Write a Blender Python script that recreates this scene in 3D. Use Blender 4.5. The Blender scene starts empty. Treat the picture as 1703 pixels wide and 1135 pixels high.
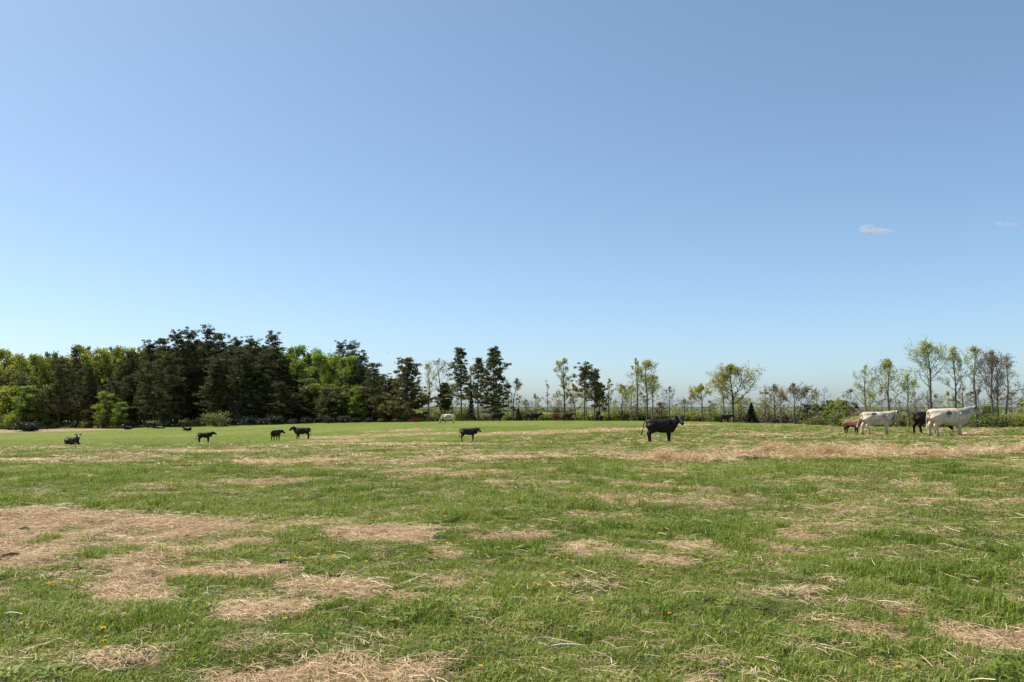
import bpy, math, random
import numpy as np
from mathutils import Vector, Matrix

# ------------------------------------------------------------------ camera, sky, sun, exposure
scn = bpy.context.scene
COL = scn.collection
F_PX, CU, CV, HOR = 1375.0, 851.5, 567.5, 672.0
EYE = 1.6
PITCH = math.atan((HOR - CV) / F_PX)
cam_d = bpy.data.cameras.new("camera")
cam_d.sensor_width = 36.0
cam_d.lens = F_PX / 1703.0 * 36.0
cam_d.clip_start, cam_d.clip_end = 0.05, 20000
cam = bpy.data.objects.new("camera", cam_d)
cam.location = (0, 0, EYE)
cam.rotation_euler = (math.pi / 2 + PITCH, 0, 0)
COL.objects.link(cam)
scn.camera = cam

SUN_EL, SUN_AZ = math.radians(56), math.radians(-72)     # azimuth from +Y towards +X
SUN_DIR = Vector((math.sin(SUN_AZ) * math.cos(SUN_EL), math.cos(SUN_AZ) * math.cos(SUN_EL), math.sin(SUN_EL)))
world = bpy.data.worlds.new("World")
scn.world = world
world.use_nodes = True
wn = world.node_tree
bg = wn.nodes["Background"]
sky = wn.nodes.new("ShaderNodeTexSky")
sky.sky_type = 'NISHITA'
sky.sun_disc = False
sky.sun_elevation = SUN_EL
sky.sun_rotation = SUN_AZ
sky.altitude = 120
sky.air_density = 0.7
sky.dust_density = 1.2
sky.ozone_density = 9.0
bg.inputs[1].default_value = 0.14
tint = wn.nodes.new("ShaderNodeMix"); tint.data_type = 'RGBA'; tint.blend_type = 'MULTIPLY'; tint.inputs[0].default_value = 1
tint.inputs[7].default_value = (1.06, 1.03, 0.90, 1)
gam = wn.nodes.new("ShaderNodeGamma"); gam.inputs[1].default_value = 0.82
wn.links.new(sky.outputs[0], gam.inputs[0]); wn.links.new(gam.outputs[0], tint.inputs[6]); wn.links.new(tint.outputs[2], bg.inputs[0])
sun_d = bpy.data.lights.new("sun", 'SUN')
sun_d.energy = 3.2
sun_d.angle = math.radians(0.5)
sun_d.color = (1.0, 0.95, 0.87)
sun = bpy.data.objects.new("sun", sun_d)
sun.rotation_euler = SUN_DIR.to_track_quat('Z', 'Y').to_euler()
COL.objects.link(sun)
scn.view_settings.view_transform = 'Standard'
scn.view_settings.look = 'None'
scn.view_settings.gamma = 1
scn.view_settings.use_curve_mapping = False
scn.view_settings.exposure = 0.93
scn.cycles.max_bounces = 6
scn.cycles.diffuse_bounces = 3
scn.cycles.transmission_bounces = 4
scn.cycles.volume_step_rate = 1.0

rng = np.random.default_rng(7)
R = random.Random(11)

# ------------------------------------------------------------------ noise
def vnoise(x, y, seed=0):
    x = np.asarray(x, float); y = np.asarray(y, float)
    xi = np.floor(x).astype(np.int64); yi = np.floor(y).astype(np.int64)
    fx = x - xi; fy = y - yi
    fx = fx * fx * fx * (fx * (fx * 6 - 15) + 10); fy = fy * fy * fy * (fy * (fy * 6 - 15) + 10)
    def h(a, b):
        n = (a * 374761393 + b * 668265263 + seed * 974634777) & 0xffffffff
        n = ((n ^ (n >> 13)) * 1274126177) & 0xffffffff
        n = ((n ^ (n >> 16)) * 2246822519) & 0xffffffff
        return ((n ^ (n >> 15)) & 0xffffff) / float(0xffffff)
    a = h(xi, yi); b = h(xi + 1, yi); c = h(xi, yi + 1); d = h(xi + 1, yi + 1)
    return (a * (1 - fx) + b * fx) * (1 - fy) + (c * (1 - fx) + d * fx) * fy - 0.5
def fbm(x, y, seed=0, octv=4, gain=0.5):
    s = 0; a = 1.0; t = 0
    for k in range(octv):
        s = s + a * vnoise(x * 2 ** k + 17.3 * k, y * 2 ** k - 9.1 * k, seed + k); t += a; a *= gain
    return s / t * 2

# ------------------------------------------------------------------ lie of the land
TD = [0, 10, 20, 30, 45, 52, 60, 70, 80, 95, 110, 130, 150, 170, 190, 220, 300, 500, 900, 1600, 5000]
TU = {
 -300: [1.6,1.6,1.68,1.95,2.48,2.9,3.3,3.75,4.1,4.55,4.9,5.2,5.35,5.35,5.3,5.4,6,8,14,22,34],
 0:    [1.6,1.6,1.68,1.95,2.48,2.9,3.3,3.75,4.1,4.55,4.9,5.2,5.35,5.35,5.3,5.4,6,8,14,22,34],
 300:  [1.6,1.6,1.68,1.95,2.45,2.75,3.1,3.42,3.75,4.15,4.45,4.7,4.8,4.65,4.6,4.8,6,9,15,22,34],
 500:  [1.6,1.6,1.68,1.95,2.42,2.7,3.0,3.33,3.58,3.8,3.95,4.0,3.98,3.95,3.95,4.3,7,11,17,22,34],
 780:  [1.6,1.6,1.66,1.92,2.4,2.7,3.0,3.27,3.28,3.15,2.98,2.85,2.95,3.35,4.0,6,12,17,20,22,34],
 1100: [1.6,1.6,1.66,1.9,2.25,2.38,2.55,2.68,2.78,2.85,2.85,2.85,3.0,3.5,4.4,6.5,12,17,20,22,34],
 1300: [1.6,1.6,1.66,1.85,2.15,2.25,2.38,2.5,2.62,2.8,2.95,3.1,3.4,4.1,5.2,7.5,12,17,20,22,34],
 1450: [1.6,1.6,1.65,1.8,2.03,2.1,2.2,2.32,2.45,2.7,3.0,3.5,4.2,5.2,6.4,8.5,13,17,20,22,34],
 1600: [1.6,1.6,1.65,1.75,1.85,1.9,2.02,2.2,2.42,2.8,3.3,4.1,5.0,6.0,7.2,9,13,17,20,22,34],
 2000: [1.6,1.6,1.65,1.73,1.82,1.87,1.98,2.15,2.38,2.8,3.3,4.1,5.0,6.0,7.2,9,13,17,20,22,34],
}
NA, NL = 260, 400
A0, A1 = -0.9, 0.9
L0, L1 = math.log(3.0), math.log(5000.0)
_us = sorted(TU)
_aa = np.array([(u - CU) / F_PX for u in _us])
_lg = np.exp(np.linspace(L0, L1, NL))
_colt = np.array([np.interp(_lg, TD, TU[u]) for u in _us])
_ag = np.linspace(A0, A1, NA)
TAB = np.array([[0.0] * NL for _ in range(NA)])
for j in range(NL):
    TAB[:, j] = np.interp(_ag, _aa, _colt[:, j])
def _blur(T, ax, s):
    k = np.exp(-0.5 * (np.arange(-3 * s, 3 * s + 1) / s) ** 2); k /= k.sum()
    pad = [(0, 0), (0, 0)]; pad[ax] = (3 * s, 3 * s)
    P = np.pad(T, pad, mode='edge')
    return np.apply_along_axis(lambda m: np.convolve(m, k, 'valid'), ax, P)
TAB = _blur(_blur(TAB, 0, 8), 1, 4)
def land(x, y):
    """smooth ground height, without tufts and ruts"""
    x = np.asarray(x, float); y = np.asarray(y, float)
    d = np.clip(y, 3.0, 4999.0)
    a = np.clip(x / np.maximum(y, 8.0), A0, A1)
    ia = (a - A0) / (A1 - A0) * (NA - 1); il = (np.log(d) - L0) / (L1 - L0) * (NL - 1)
    i = np.clip(ia.astype(int), 0, NA - 2); j = np.clip(il.astype(int), 0, NL - 2)
    fa = ia - i; fl = il - j
    t = (TAB[i, j] * (1 - fa) + TAB[i + 1, j] * fa) * (1 - fl) + (TAB[i, j + 1] * (1 - fa) + TAB[i + 1, j + 1] * fa) * fl
    return EYE - t
def ray(u, v):
    cx = (u - CU) / F_PX; cy = (CV - v) / F_PX
    return (cx, math.cos(PITCH) - cy * math.sin(PITCH), math.sin(PITCH) + cy * math.cos(PITCH))
def hit(u, v, lo=3.0, hi=220.0):
    """first crossing of a sight line with the land"""
    d = ray(u, v); ys = np.exp(np.linspace(math.log(lo), math.log(hi), 900)); s = ys / d[1]
    g = EYE + s * d[2] - land(s * d[0], ys)
    k = np.argmax(g < 0) if (g < 0).any() else len(ys) - 1
    return s[k] * d[0], ys[k]

# dry straw patches: (u, v, ru, rv, strength) read off the photo, turned into ground ellipses in metres
PATCH_PX = [
 (110,880,260,26,1),(60,925,230,38,1),(40,968,190,20,1),(330,872,120,13,.9),(-160,920,240,50,1),(420,900,45,10,.7),
 (350,948,130,9,.8),(445,946,60,10,.8),(225,985,60,8,.7),(630,888,85,13,1),(590,988,110,15,1),(535,968,60,16,.8),(745,970,70,9,.8),
 (470,1012,60,14,.65),(560,1128,210,22,1),(250,1000,60,8,.5),(860,895,50,8,.75),(1000,925,70,14,.6),(730,925,60,10,.6),
 (1245,912,105,16,1),(1125,935,60,12,.9),(1440,1055,55,14,.75),(1500,1015,70,11,.6),(1650,985,60,12,.7),(1650,1060,60,26,.7),
 (1540,885,70,7,.7),(1620,876,60,3,.9),(1350,888,45,6,.7),(1190,1128,26,9,1),(30,770,120,8,1),(150,746,45,3,.9),(1230,1100,60,10,.5),
 (1250,760,110,4,1),(1130,767,80,3,1),(1380,761,80,3,1),(1550,758,110,3.4,1),(1690,753,80,3,1),(1150,786,60,3,.8),
 (940,763,60,4,.9),(1060,757,50,4,.9),(700,787,60,5,.8),(800,790,50,4,.8),(905,785,35,4,.9),(1090,810,40,3,.8),(1185,813,40,3,.9),
 (500,769,70,3,.6),(640,740,160,3,.7),(330,753,130,4,.8),(600,727,80,3,.9),(960,718,70,2.4,.9),(860,722,60,2,.8),(1040,715,60,2,.7),
 (770,741,60,3,.7),(1165,708,30,1.4,.8),(1260,705,70,1.2,1),(1300,723,70,1.5,.6),(730,722,60,1.5,.7),(560,735,60,2,.8),(700,716,60,1.5,.5),
 (1440,724,40,1,.5),(1640,728,50,1,.6),(1350,730,50,1,.45),(780,765,120,3,.5),(930,826,40,3,.5),(1000,862,40,5,.6),(470,800,80,3,.35),
 (1450,800,120,8,.35),(1600,830,120,10,.4),(1350,990,120,14,.3),(900,1060,150,20,.3),(150,1100,120,14,.45),(1550,1110,120,20,.35),
 (880,1110,90,10,.5),(460,1070,70,8,.4),(640,830,60,4,.3),(1000,800,60,4,.3),
]
PATCH = []
for (u, v, ru, rv, s) in PATCH_PX:
    x, y = hit(u, v); d = ray(u, v)
    x1, y1 = hit(u, v - rv); x2, y2 = hit(u, v + rv)
    ry = max(0.12, min((y1 - y2) / 2, y * 0.35 if y < 14 else y * (0.12 if y < 25 else 0.045))); rx = ru * y / F_PX
    if s == 1 and u > 1000 and 735 < v < 775: ry = 0.75; rx *= .85
    PATCH.append((x, (y1 + y2) / 2 if (y1 - y2) < y else y, rx, ry, s))
def straw_mask(x, y):
    x = np.asarray(x, float); y = np.asarray(y, float)
    sc = np.clip(y / 14.0, 0.35, 6.0)                       # streaks grow longer in the far field
    wx = x + 1.0 * sc * fbm(x / (1.5 * sc), y / (1.5 * sc), 21, 4)
    wy = y + np.where(y < 30, 1.0, .45) * sc * fbm(x / (1.5 * sc) + 40, y / (1.5 * sc), 22, 4)
    m = np.zeros_like(x)
    for (px, py, rx, ry, s) in PATCH:
        if py < 25 and px > -1.0: s = s * .8
        q = ((wx - px) / rx) ** 2 + ((wy - py) / ry) ** 2
        m = np.maximum(m, s * np.clip(1.3 - 0.85 * q, 0, 1))
    n = fbm(x / 1.1, y / 1.5, 31, 4) + 0.6 * fbm(x / .25, y / .25, 33, 2)
    m = np.clip(m * (1.2 + 1.7 * n + 1.0 * fbm(x / .45, y / .45, 34, 3)), 0, 1)
    base = np.clip(0.07 + 0.72 * fbm(x / 2.2, y / 2.8, 35, 5) + 0.12 * np.clip(x / np.maximum(y, 4), -1, 1), 0, 0.5) * np.clip(1.5 - y / 45, .25, 1)
    return np.clip(np.maximum(m, base), 0, 1)
def meadow_mask(x, y):
    """1 on the smooth well-grazed meadow in the dip on the left"""
    a = x / np.maximum(y, 3)
    edge = 50 + 22 * np.clip((a + 0.15) / 0.25, 0, 1) + 60 * np.clip((a - 0.05) / .3, 0, 1)
    return np.clip((y - edge) / 34 + .45 * fbm(x / 6, y / 9, 91, 4) * (y > edge), 0, 1)
def ground(x, y):
    x = np.asarray(x, float); y = np.asarray(y, float)
    fade = np.clip((170 - y) / 60, 0, 1)
    z = land(x, y)
    z = z + np.clip((30 - y) / 15, 0, 1) * 0.03 * fbm(x / 0.2, y / 0.22, 5, 3)
    z = z + fade * (0.045 * fbm(x / 0.7, y / 0.7, 1, 3) + 0.09 * fbm(x / 4, y / 4, 2, 3) * np.clip(y / 15, 0.2, 1))
    return z
def gz(x, y):
    return float(ground(np.array([x]), np.array([y]))[0])
def at(u, D):
    """ground point in the direction of photo column u at depth D"""
    x = (u - CU) / F_PX * D
    return Vector((x, D, gz(x, D)))
def top_h(u, v, D):
    """height above ground at depth D of something whose top shows at row v"""
    d = ray(u, v); p = at(u, D)
    return EYE + D / d[1] * d[2] - p.z

# ------------------------------------------------------------------ mesh helpers
class Buf:
    def __init__(s): s.v = []; s.q = []; s.t = []; s.aq = []; s.at = []; s.n = 0
    def add(s, V, Q=None, T=None, val=0.5):
        V = np.asarray(V, np.float32).reshape(-1, 3)
        s.v.append(V)
        if Q is not None and len(Q):
            Q = np.asarray(Q, np.int64).reshape(-1, 4) + s.n; s.q.append(Q)
            s.aq.append(np.full(len(Q), val, np.float32) if np.isscalar(val) else np.asarray(val, np.float32))
        if T is not None and len(T):
            T = np.asarray(T, np.int64).reshape(-1, 3) + s.n; s.t.append(T)
            s.at.append(np.full(len(T), val, np.float32) if np.isscalar(val) else np.asarray(val, np.float32))
        s.n += len(V)
    def mesh(s, name, mat, smooth=False, normals_up=False):
        me = bpy.data.meshes.new(name)
        V = np.concatenate(s.v)
        Q = np.concatenate(s.q) if s.q else np.zeros((0, 4), np.int64)
        T = np.concatenate(s.t) if s.t else np.zeros((0, 3), np.int64)
        me.vertices.add(len(V)); me.vertices.foreach_set("co", V.ravel())
        loops = np.concatenate([Q.ravel(), T.ravel()]).astype(np.int32)
        me.loops.add(len(loops)); me.loops.foreach_set("vertex_index", loops)
        nq, nt = len(Q), len(T)
        starts = np.concatenate([np.arange(nq) * 4, nq * 4 + np.arange(nt) * 3]).astype(np.int32)
        me.polygons.add(nq + nt); me.polygons.foreach_set("loop_start", starts)
        me.polygons.foreach_set("use_smooth", np.full(nq + nt, smooth, bool))
        me.update(calc_edges=True)
        a = me.attributes.new("v", 'FLOAT', 'FACE')
        a.data.foreach_set("value", np.concatenate(s.aq + s.at).astype(np.float32))
        me.materials.append(mat)
        return me
def tube(buf, pts, rad, n=5, val=0.5, flat=None):
    pts = np.asarray(pts, float); rad = np.asarray(rad, float)
    k = len(pts)
    tan = np.gradient(pts, axis=0); tan /= np.linalg.norm(tan, axis=1)[:, None] + 1e-9
    ref = np.array([1.0, 0, 0]) if abs(tan[0][0]) < 0.8 else np.array([0, 1.0, 0])
    V = []
    for i in range(k):
        a = np.cross(tan[i], ref); a /= np.linalg.norm(a) + 1e-9
        b = np.cross(tan[i], a)
        th = np.arange(n) / n * 2 * np.pi
        V.append(pts[i] + rad[i] * (np.cos(th)[:, None] * a + np.sin(th)[:, None] * b))
    V = np.concatenate(V)
    Q = [[i * n + j, i * n + (j + 1) % n, (i + 1) * n + (j + 1) % n, (i + 1) * n + j] for i in range(k - 1) for j in range(n)]
    buf.add(V, Q, val=val)
def cards(buf, C, sx, sy, val, up=0.0, g=None):
    """small randomly turned leaf faces centred on C"""
    g = g or rng
    C = np.asarray(C, float); N = len(C)
    if N == 0: return
    a = g.normal(size=(N, 3)); a[:, 2] *= (1 - up); a /= np.linalg.norm(a, axis=1)[:, None]
    b = g.normal(size=(N, 3)); b[:, 2] *= (1 - up)
    b -= (a * b).sum(1)[:, None] * a; b /= np.linalg.norm(b, axis=1)[:, None] + 1e-9
    s = g.uniform(0.6, 1.35, N)[:, None]
    a = a * s * sx * .5; b = b * s * sy * .5
    V = np.stack([C - a - b * .6, C - b + a * .4, C + a + b * .5, C + b - a * .5], 1).reshape(-1, 3)
    Q = np.arange(4 * N).reshape(-1, 4)
    buf.add(V, Q, val=np.clip(val, 0, 1) if not np.isscalar(val) else val)
def link(name, data, parent=None):
    o = bpy.data.objects.new(name, data); COL.objects.link(o)
    if parent: o.parent = parent
    return o
def tag(o, label=None, cat=None, group=None, kind=None):
    if label: o["label"] = label
    if cat: o["category"] = cat
    if group: o["group"] = group
    if kind: o["kind"] = kind
    return o
def copy_tree(o, parent=None):
    c = o.copy(); COL.objects.link(c); c.parent = parent
    for ch in list(o.children): copy_tree(ch, c)
    return c

# ------------------------------------------------------------------ materials
def nmat(name):
    m = bpy.data.materials.new(name); m.use_nodes = True
    nt = m.node_tree
    for n in list(nt.nodes): nt.nodes.remove(n)
    return m, nt, nt.nodes.new("ShaderNodeOutputMaterial")
def ramp(nt, src, stops):
    r = nt.nodes.new("ShaderNodeValToRGB"); e = r.color_ramp.elements
    while len(e) < len(stops): e.new(0.5)
    for i, (p, c) in enumerate(stops): e[i].position = p; e[i].color = (*c, 1)
    nt.links.new(src, r.inputs[0]); return r.outputs[0]
def attr(nt, name, typ='GEOMETRY'):
    a = nt.nodes.new("ShaderNodeAttribute"); a.attribute_name = name; a.attribute_type = typ
    return a
def math_n(nt, op, a, b, clamp=False):
    m = nt.nodes.new("ShaderNodeMath"); m.operation = op; m.use_clamp = clamp
    for i, s in enumerate((a, b)):
        if isinstance(s, (int, float)): m.inputs[i].default_value = s
        else: nt.links.new(s, m.inputs[i])
    return m.outputs[0]
def foliage_mat(name, stops, transl=0.35, rough=0.55, inst=False, objrand=0.12, spec=0.3, tcol=(1.25, 1.3, 0.7)):
    m, nt, out = nmat(name)
    a = attr(nt, "v").outputs["Fac"]
    if inst:
        t = attr(nt, "tone", 'INSTANCER').outputs["Fac"]
        a = math_n(nt, 'ADD', math_n(nt, 'MULTIPLY', a, 0.5), math_n(nt, 'MULTIPLY', t, 0.5), True)
    else:
        oi = nt.nodes.new("ShaderNodeObjectInfo")
        a = math_n(nt, 'ADD', a, math_n(nt, 'MULTIPLY', math_n(nt, 'SUBTRACT', oi.outputs["Random"], 0.5), objrand * 2), True)
    c = ramp(nt, a, stops)
    p = nt.nodes.new("ShaderNodeBsdfPrincipled")
    p.inputs["Roughness"].default_value = rough
    p.inputs["Specular IOR Level"].default_value = spec
    nt.links.new(c, p.inputs["Base Color"])
    tr = nt.nodes.new("ShaderNodeBsdfTranslucent")
    mul = nt.nodes.new("ShaderNodeMix"); mul.data_type = 'RGBA'; mul.blend_type = 'MULTIPLY'; mul.inputs[0].default_value = 1
    mul.inputs[7].default_value = (*tcol, 1)
    nt.links.new(c, mul.inputs[6]); nt.links.new(mul.outputs[2], tr.inputs[0])
    mx = nt.nodes.new("ShaderNodeMixShader"); mx.inputs[0].default_value = transl
    nt.links.new(p.outputs[0], mx.inputs[1]); nt.links.new(tr.outputs[0], mx.inputs[2])
    nt.links.new(mx.outputs[0], out.inputs[0])
    return m
def simple_mat(name, c1, c2, scale=8, rough=0.8, bump=0.3, metallic=0.0, spec=0.3):
    m, nt, out = nmat(name)
    tc = nt.nodes.new("ShaderNodeTexCoord")
    n = nt.nodes.new("ShaderNodeTexNoise"); n.inputs["Scale"].default_value = scale; n.inputs["Detail"].default_value = 5
    nt.links.new(tc.outputs["Object"], n.inputs["Vector"])
    c = ramp(nt, n.outputs["Fac"], [(0.3, c1), (0.7, c2)])
    p = nt.nodes.new("ShaderNodeBsdfPrincipled")
    p.inputs["Roughness"].default_value = rough; p.inputs["Metallic"].default_value = metallic
    p.inputs["Specular IOR Level"].default_value = spec
    nt.links.new(c, p.inputs["Base Color"])
    b = nt.nodes.new("ShaderNodeBump"); b.inputs["Strength"].default_value = bump; b.inputs["Distance"].default_value = 0.02
    nt.links.new(n.outputs["Fac"], b.inputs["Height"]); nt.links.new(b.outputs[0], p.inputs["Normal"])
    nt.links.new(p.outputs[0], out.inputs[0])
    return m
M_BARK = simple_mat("bark_dark", (0.05, 0.04, 0.032), (0.15, 0.12, 0.095), 3)
M_BARK_PALE = simple_mat("bark_pale", (0.09, 0.075, 0.06), (0.24, 0.21, 0.175), 3)
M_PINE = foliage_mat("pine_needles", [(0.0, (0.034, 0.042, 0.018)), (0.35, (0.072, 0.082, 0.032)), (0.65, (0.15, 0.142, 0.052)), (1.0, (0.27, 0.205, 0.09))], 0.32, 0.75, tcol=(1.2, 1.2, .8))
M_LEAF_NEW = foliage_mat("new_oak_leaves", [(0.0, (0.10, 0.13, 0.022)), (0.5, (0.29, 0.31, 0.055)), (0.8, (0.42, 0.4, 0.1)), (1.0, (0.5, 0.45, 0.18))], 0.45)
M_LEAF_GREEN = foliage_mat("bright_green_leaves", [(0.0, (0.075, 0.105, 0.02)), (0.5, (0.19, 0.25, 0.042)), (1.0, (0.33, 0.39, 0.075))], 0.45)
M_LEAF_OLIVE = foliage_mat("olive_brown_leaves", [(0.0, (0.07, 0.08, 0.028)), (0.5, (0.17, 0.18, 0.06)), (1.0, (0.3, 0.28, 0.12))], 0.4)
M_LEAF_PALE = foliage_mat("pale_spring_leaves", [(0.0, (0.22, 0.24, 0.075)), (0.5, (0.37, 0.39, 0.15)), (1.0, (0.55, 0.53, 0.3))], 0.4)
M_LEAF_OCHRE = foliage_mat("ochre_catkin_leaves", [(0.0, (0.17, 0.15, 0.04)), (0.5, (0.34, 0.3, 0.085)), (1.0, (0.52, 0.46, 0.2))], 0.4)
M_LEAF_GREYBUD = foliage_mat("grey_pink_buds", [(0.0, (0.13, 0.1, 0.07)), (0.5, (0.24, 0.2, 0.14)), (1.0, (0.36, 0.31, 0.24))], 0.3)
M_LEAF_RED = foliage_mat("reddish_new_leaves", [(0.0, (0.1, 0.045, 0.025)), (0.5, (0.2, 0.1, 0.05)), (1.0, (0.3, 0.17, 0.09))], 0.35)
M_FAR = foliage_mat("far_wood_leaves", [(0.0, (0.05, 0.065, 0.035)), (0.4, (0.125, 0.15, 0.06)), (0.75, (0.2, 0.22, 0.09)), (1.0, (0.28, 0.24, 0.14))], 0.3, inst=True)  # leaf colours lightened, distance haze is put into them
M_CEDAR = foliage_mat("cedar_needles", [(0.0, (0.012, 0.022, 0.012)), (0.6, (0.03, 0.045, 0.02)), (1.0, (0.09, 0.075, 0.04))], 0.1)
M_GRASS = foliage_mat("grass_blades", [(0.0, (0.04, 0.07, 0.010)), (0.3, (0.115, 0.17, 0.02)), (0.56, (0.225, 0.285, 0.036)), (0.8, (0.4, 0.39, 0.10)), (1.0, (0.52, 0.42, 0.24))], 0.32, 0.5, inst=True, spec=0.3, tcol=(1.2, 1.3, .6))
M_STRAW = foliage_mat("dry_straw", [(0.0, (0.17, 0.10, 0.048)), (0.3, (0.43, 0.295, 0.155)), (0.7, (0.74, 0.545, 0.31)), (1.0, (0.9, 0.78, 0.53))], 0.2, 0.5, inst=True, spec=0.35, tcol=(1.1, 1.0, .9))

def ground_mat():
    m, nt, out = nmat("pasture_ground")
    g = nt.nodes.new("ShaderNodeNewGeometry")
    def noise(scale, detail=5, rough=0.6, sx=1, sy=1):
        mp = nt.nodes.new("ShaderNodeMapping"); mp.inputs["Scale"].default_value = (sx, sy, 1)
        nt.links.new(g.outputs["Position"], mp.inputs[0])
        n = nt.nodes.new("ShaderNodeTexNoise"); n.inputs["Scale"].default_value = scale
        n.inputs["Detail"].default_value = detail; n.inputs["Roughness"].default_value = rough
        nt.links.new(mp.outputs[0], n.inputs["Vector"]); return n.outputs["Fac"]
    fine = noise(14, 6, 0.75); mid = noise(1.2, 6, 0.65); big = noise(0.09, 5, 0.6, 1, 0.6)
    green = ramp(nt, math_n(nt, 'ADD', math_n(nt, 'MULTIPLY', mid, 0.5), math_n(nt, 'MULTIPLY', fine, 0.5)),
                 [(0.3, (0.075, 0.1, 0.022)), (0.5, (0.15, 0.185, 0.04)), (0.68, (0.24, 0.26, 0.075))])
    soil = ramp(nt, fine, [(0.3, (0.05, 0.045, 0.02)), (0.5, (0.11, 0.12, 0.035)), (0.7, (0.22, 0.19, 0.085))])
    straw = ramp(nt, fine, [(0.25, (0.10, 0.068, 0.036)), (0.5, (0.36, 0.25, 0.135)), (0.75, (0.58, 0.44, 0.26))])
    mead = ramp(nt, math_n(nt, 'ADD', math_n(nt, 'MULTIPLY', mid, 0.5), math_n(nt, 'MULTIPLY', big, 0.5)),
                [(0.32, (0.10, 0.135, 0.02)), (0.5, (0.155, 0.185, 0.03)), (0.66, (0.22, 0.225, 0.055))])
    def mix(f, a, b):
        x = nt.nodes.new("ShaderNodeMix"); x.data_type = 'RGBA'
        nt.links.new(f, x.inputs[0]); nt.links.new(a, x.inputs[6]); nt.links.new(b, x.inputs[7]); return x.outputs[2]
    far = attr(nt, "far").outputs["Fac"]; st = attr(nt, "straw").outputs["Fac"]; md = attr(nt, "meadow").outputs["Fac"]
    c = mix(far, soil, green)
    c = mix(md, c, mead)
    stf = math_n(nt, 'ADD', st, math_n(nt, 'MULTIPLY', math_n(nt, 'SUBTRACT', fine, 0.5), 1.2))
    stf = math_n(nt, 'MULTIPLY', math_n(nt, 'SUBTRACT', stf, 0.35), 2.2, True)
    c = mix(stf, c, straw)
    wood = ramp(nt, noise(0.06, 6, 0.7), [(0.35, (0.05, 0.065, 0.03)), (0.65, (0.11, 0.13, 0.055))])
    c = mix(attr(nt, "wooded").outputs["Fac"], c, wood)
    p = nt.nodes.new("ShaderNodeBsdfPrincipled"); p.inputs["Roughness"].default_value = 0.9; p.inputs["Specular IOR Level"].default_value = 0.15
    nt.links.new(c, p.inputs["Base Color"])
    b = nt.nodes.new("ShaderNodeBump"); b.inputs["Strength"].default_value = 0.9; b.inputs["Distance"].default_value = 0.06
    nt.links.new(fine, b.inputs["Height"]); nt.links.new(b.outputs[0], p.inputs["Normal"])
    nt.links.new(p.outputs[0], out.inputs[0])
    return m
M_GROUND = ground_mat()

# ------------------------------------------------------------------ the ground sheet
def build_ground():
    ys = [-400, -120, -40, -15, -5, -1, 1, 2.2, 3.0]
    while ys[-1] < 230: ys.append(ys[-1] * 1.0115)
    while ys[-1] < 9000: ys.append(ys[-1] * 1.09)
    ys = np.array(ys); ncol = 381
    s = np.linspace(-1, 1, ncol)
    core = 0.9
    Wc = 0.78 * np.maximum(ys, 5.0)
    Wo = np.maximum(160.0, 3.0 * np.abs(ys))
    X = np.zeros((len(ys), ncol))
    for i in range(len(ys)):
        inner = s / core * Wc[i]
        t = np.clip((np.abs(s) - core) / (1 - core), 0, 1)
        X[i] = np.where(np.abs(s) <= core, inner, np.sign(s) * (Wc[i] + (Wo[i] - Wc[i]) * t ** 2))
    Y = np.repeat(ys[:, None], ncol, 1)
    Z = ground(X, Y)
    V = np.stack([X, Y, Z], -1).reshape(-1, 3)
    n = len(ys)
    I = np.arange((n - 1) * (ncol - 1)); r = I // (ncol - 1); c = I % (ncol - 1); a = r * ncol + c
    Q = np.stack([a, a + 1, a + 1 + ncol, a + ncol], 1)
    b = Buf(); b.add(V, Q)
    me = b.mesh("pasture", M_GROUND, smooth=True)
    x, y = V[:, 0], V[:, 1]
    st = straw_mask(x, y)
    st = np.where(y > 185, 0.15, st)
    # rank dry grass along the foot of the left wood
    dry = np.clip(1.6 - ((x + 104) / 26) ** 2 - ((y - 162) / 12) ** 2 + 0.8 * fbm(x / 5, y / 5, 51), 0, 1)
    st = np.maximum(st, dry * 0.95)
    dry2 = np.clip(1.4 - ((x - 61) / 9) ** 2 - ((y - 108) / 9) ** 2, 0, 1)
    st = np.maximum(st, dry2 * 0.9)
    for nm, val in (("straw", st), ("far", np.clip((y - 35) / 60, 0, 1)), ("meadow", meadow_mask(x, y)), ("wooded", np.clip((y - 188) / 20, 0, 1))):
        at_ = me.attributes.new(nm, 'FLOAT', 'POINT'); at_.data.foreach_set("value", np.asarray(val, np.float32))
    o = link("pasture", me)
    tag(o, "grazed green pasture with dry straw patches reaching to the tree rows", kind="structure")
build_ground()

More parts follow.
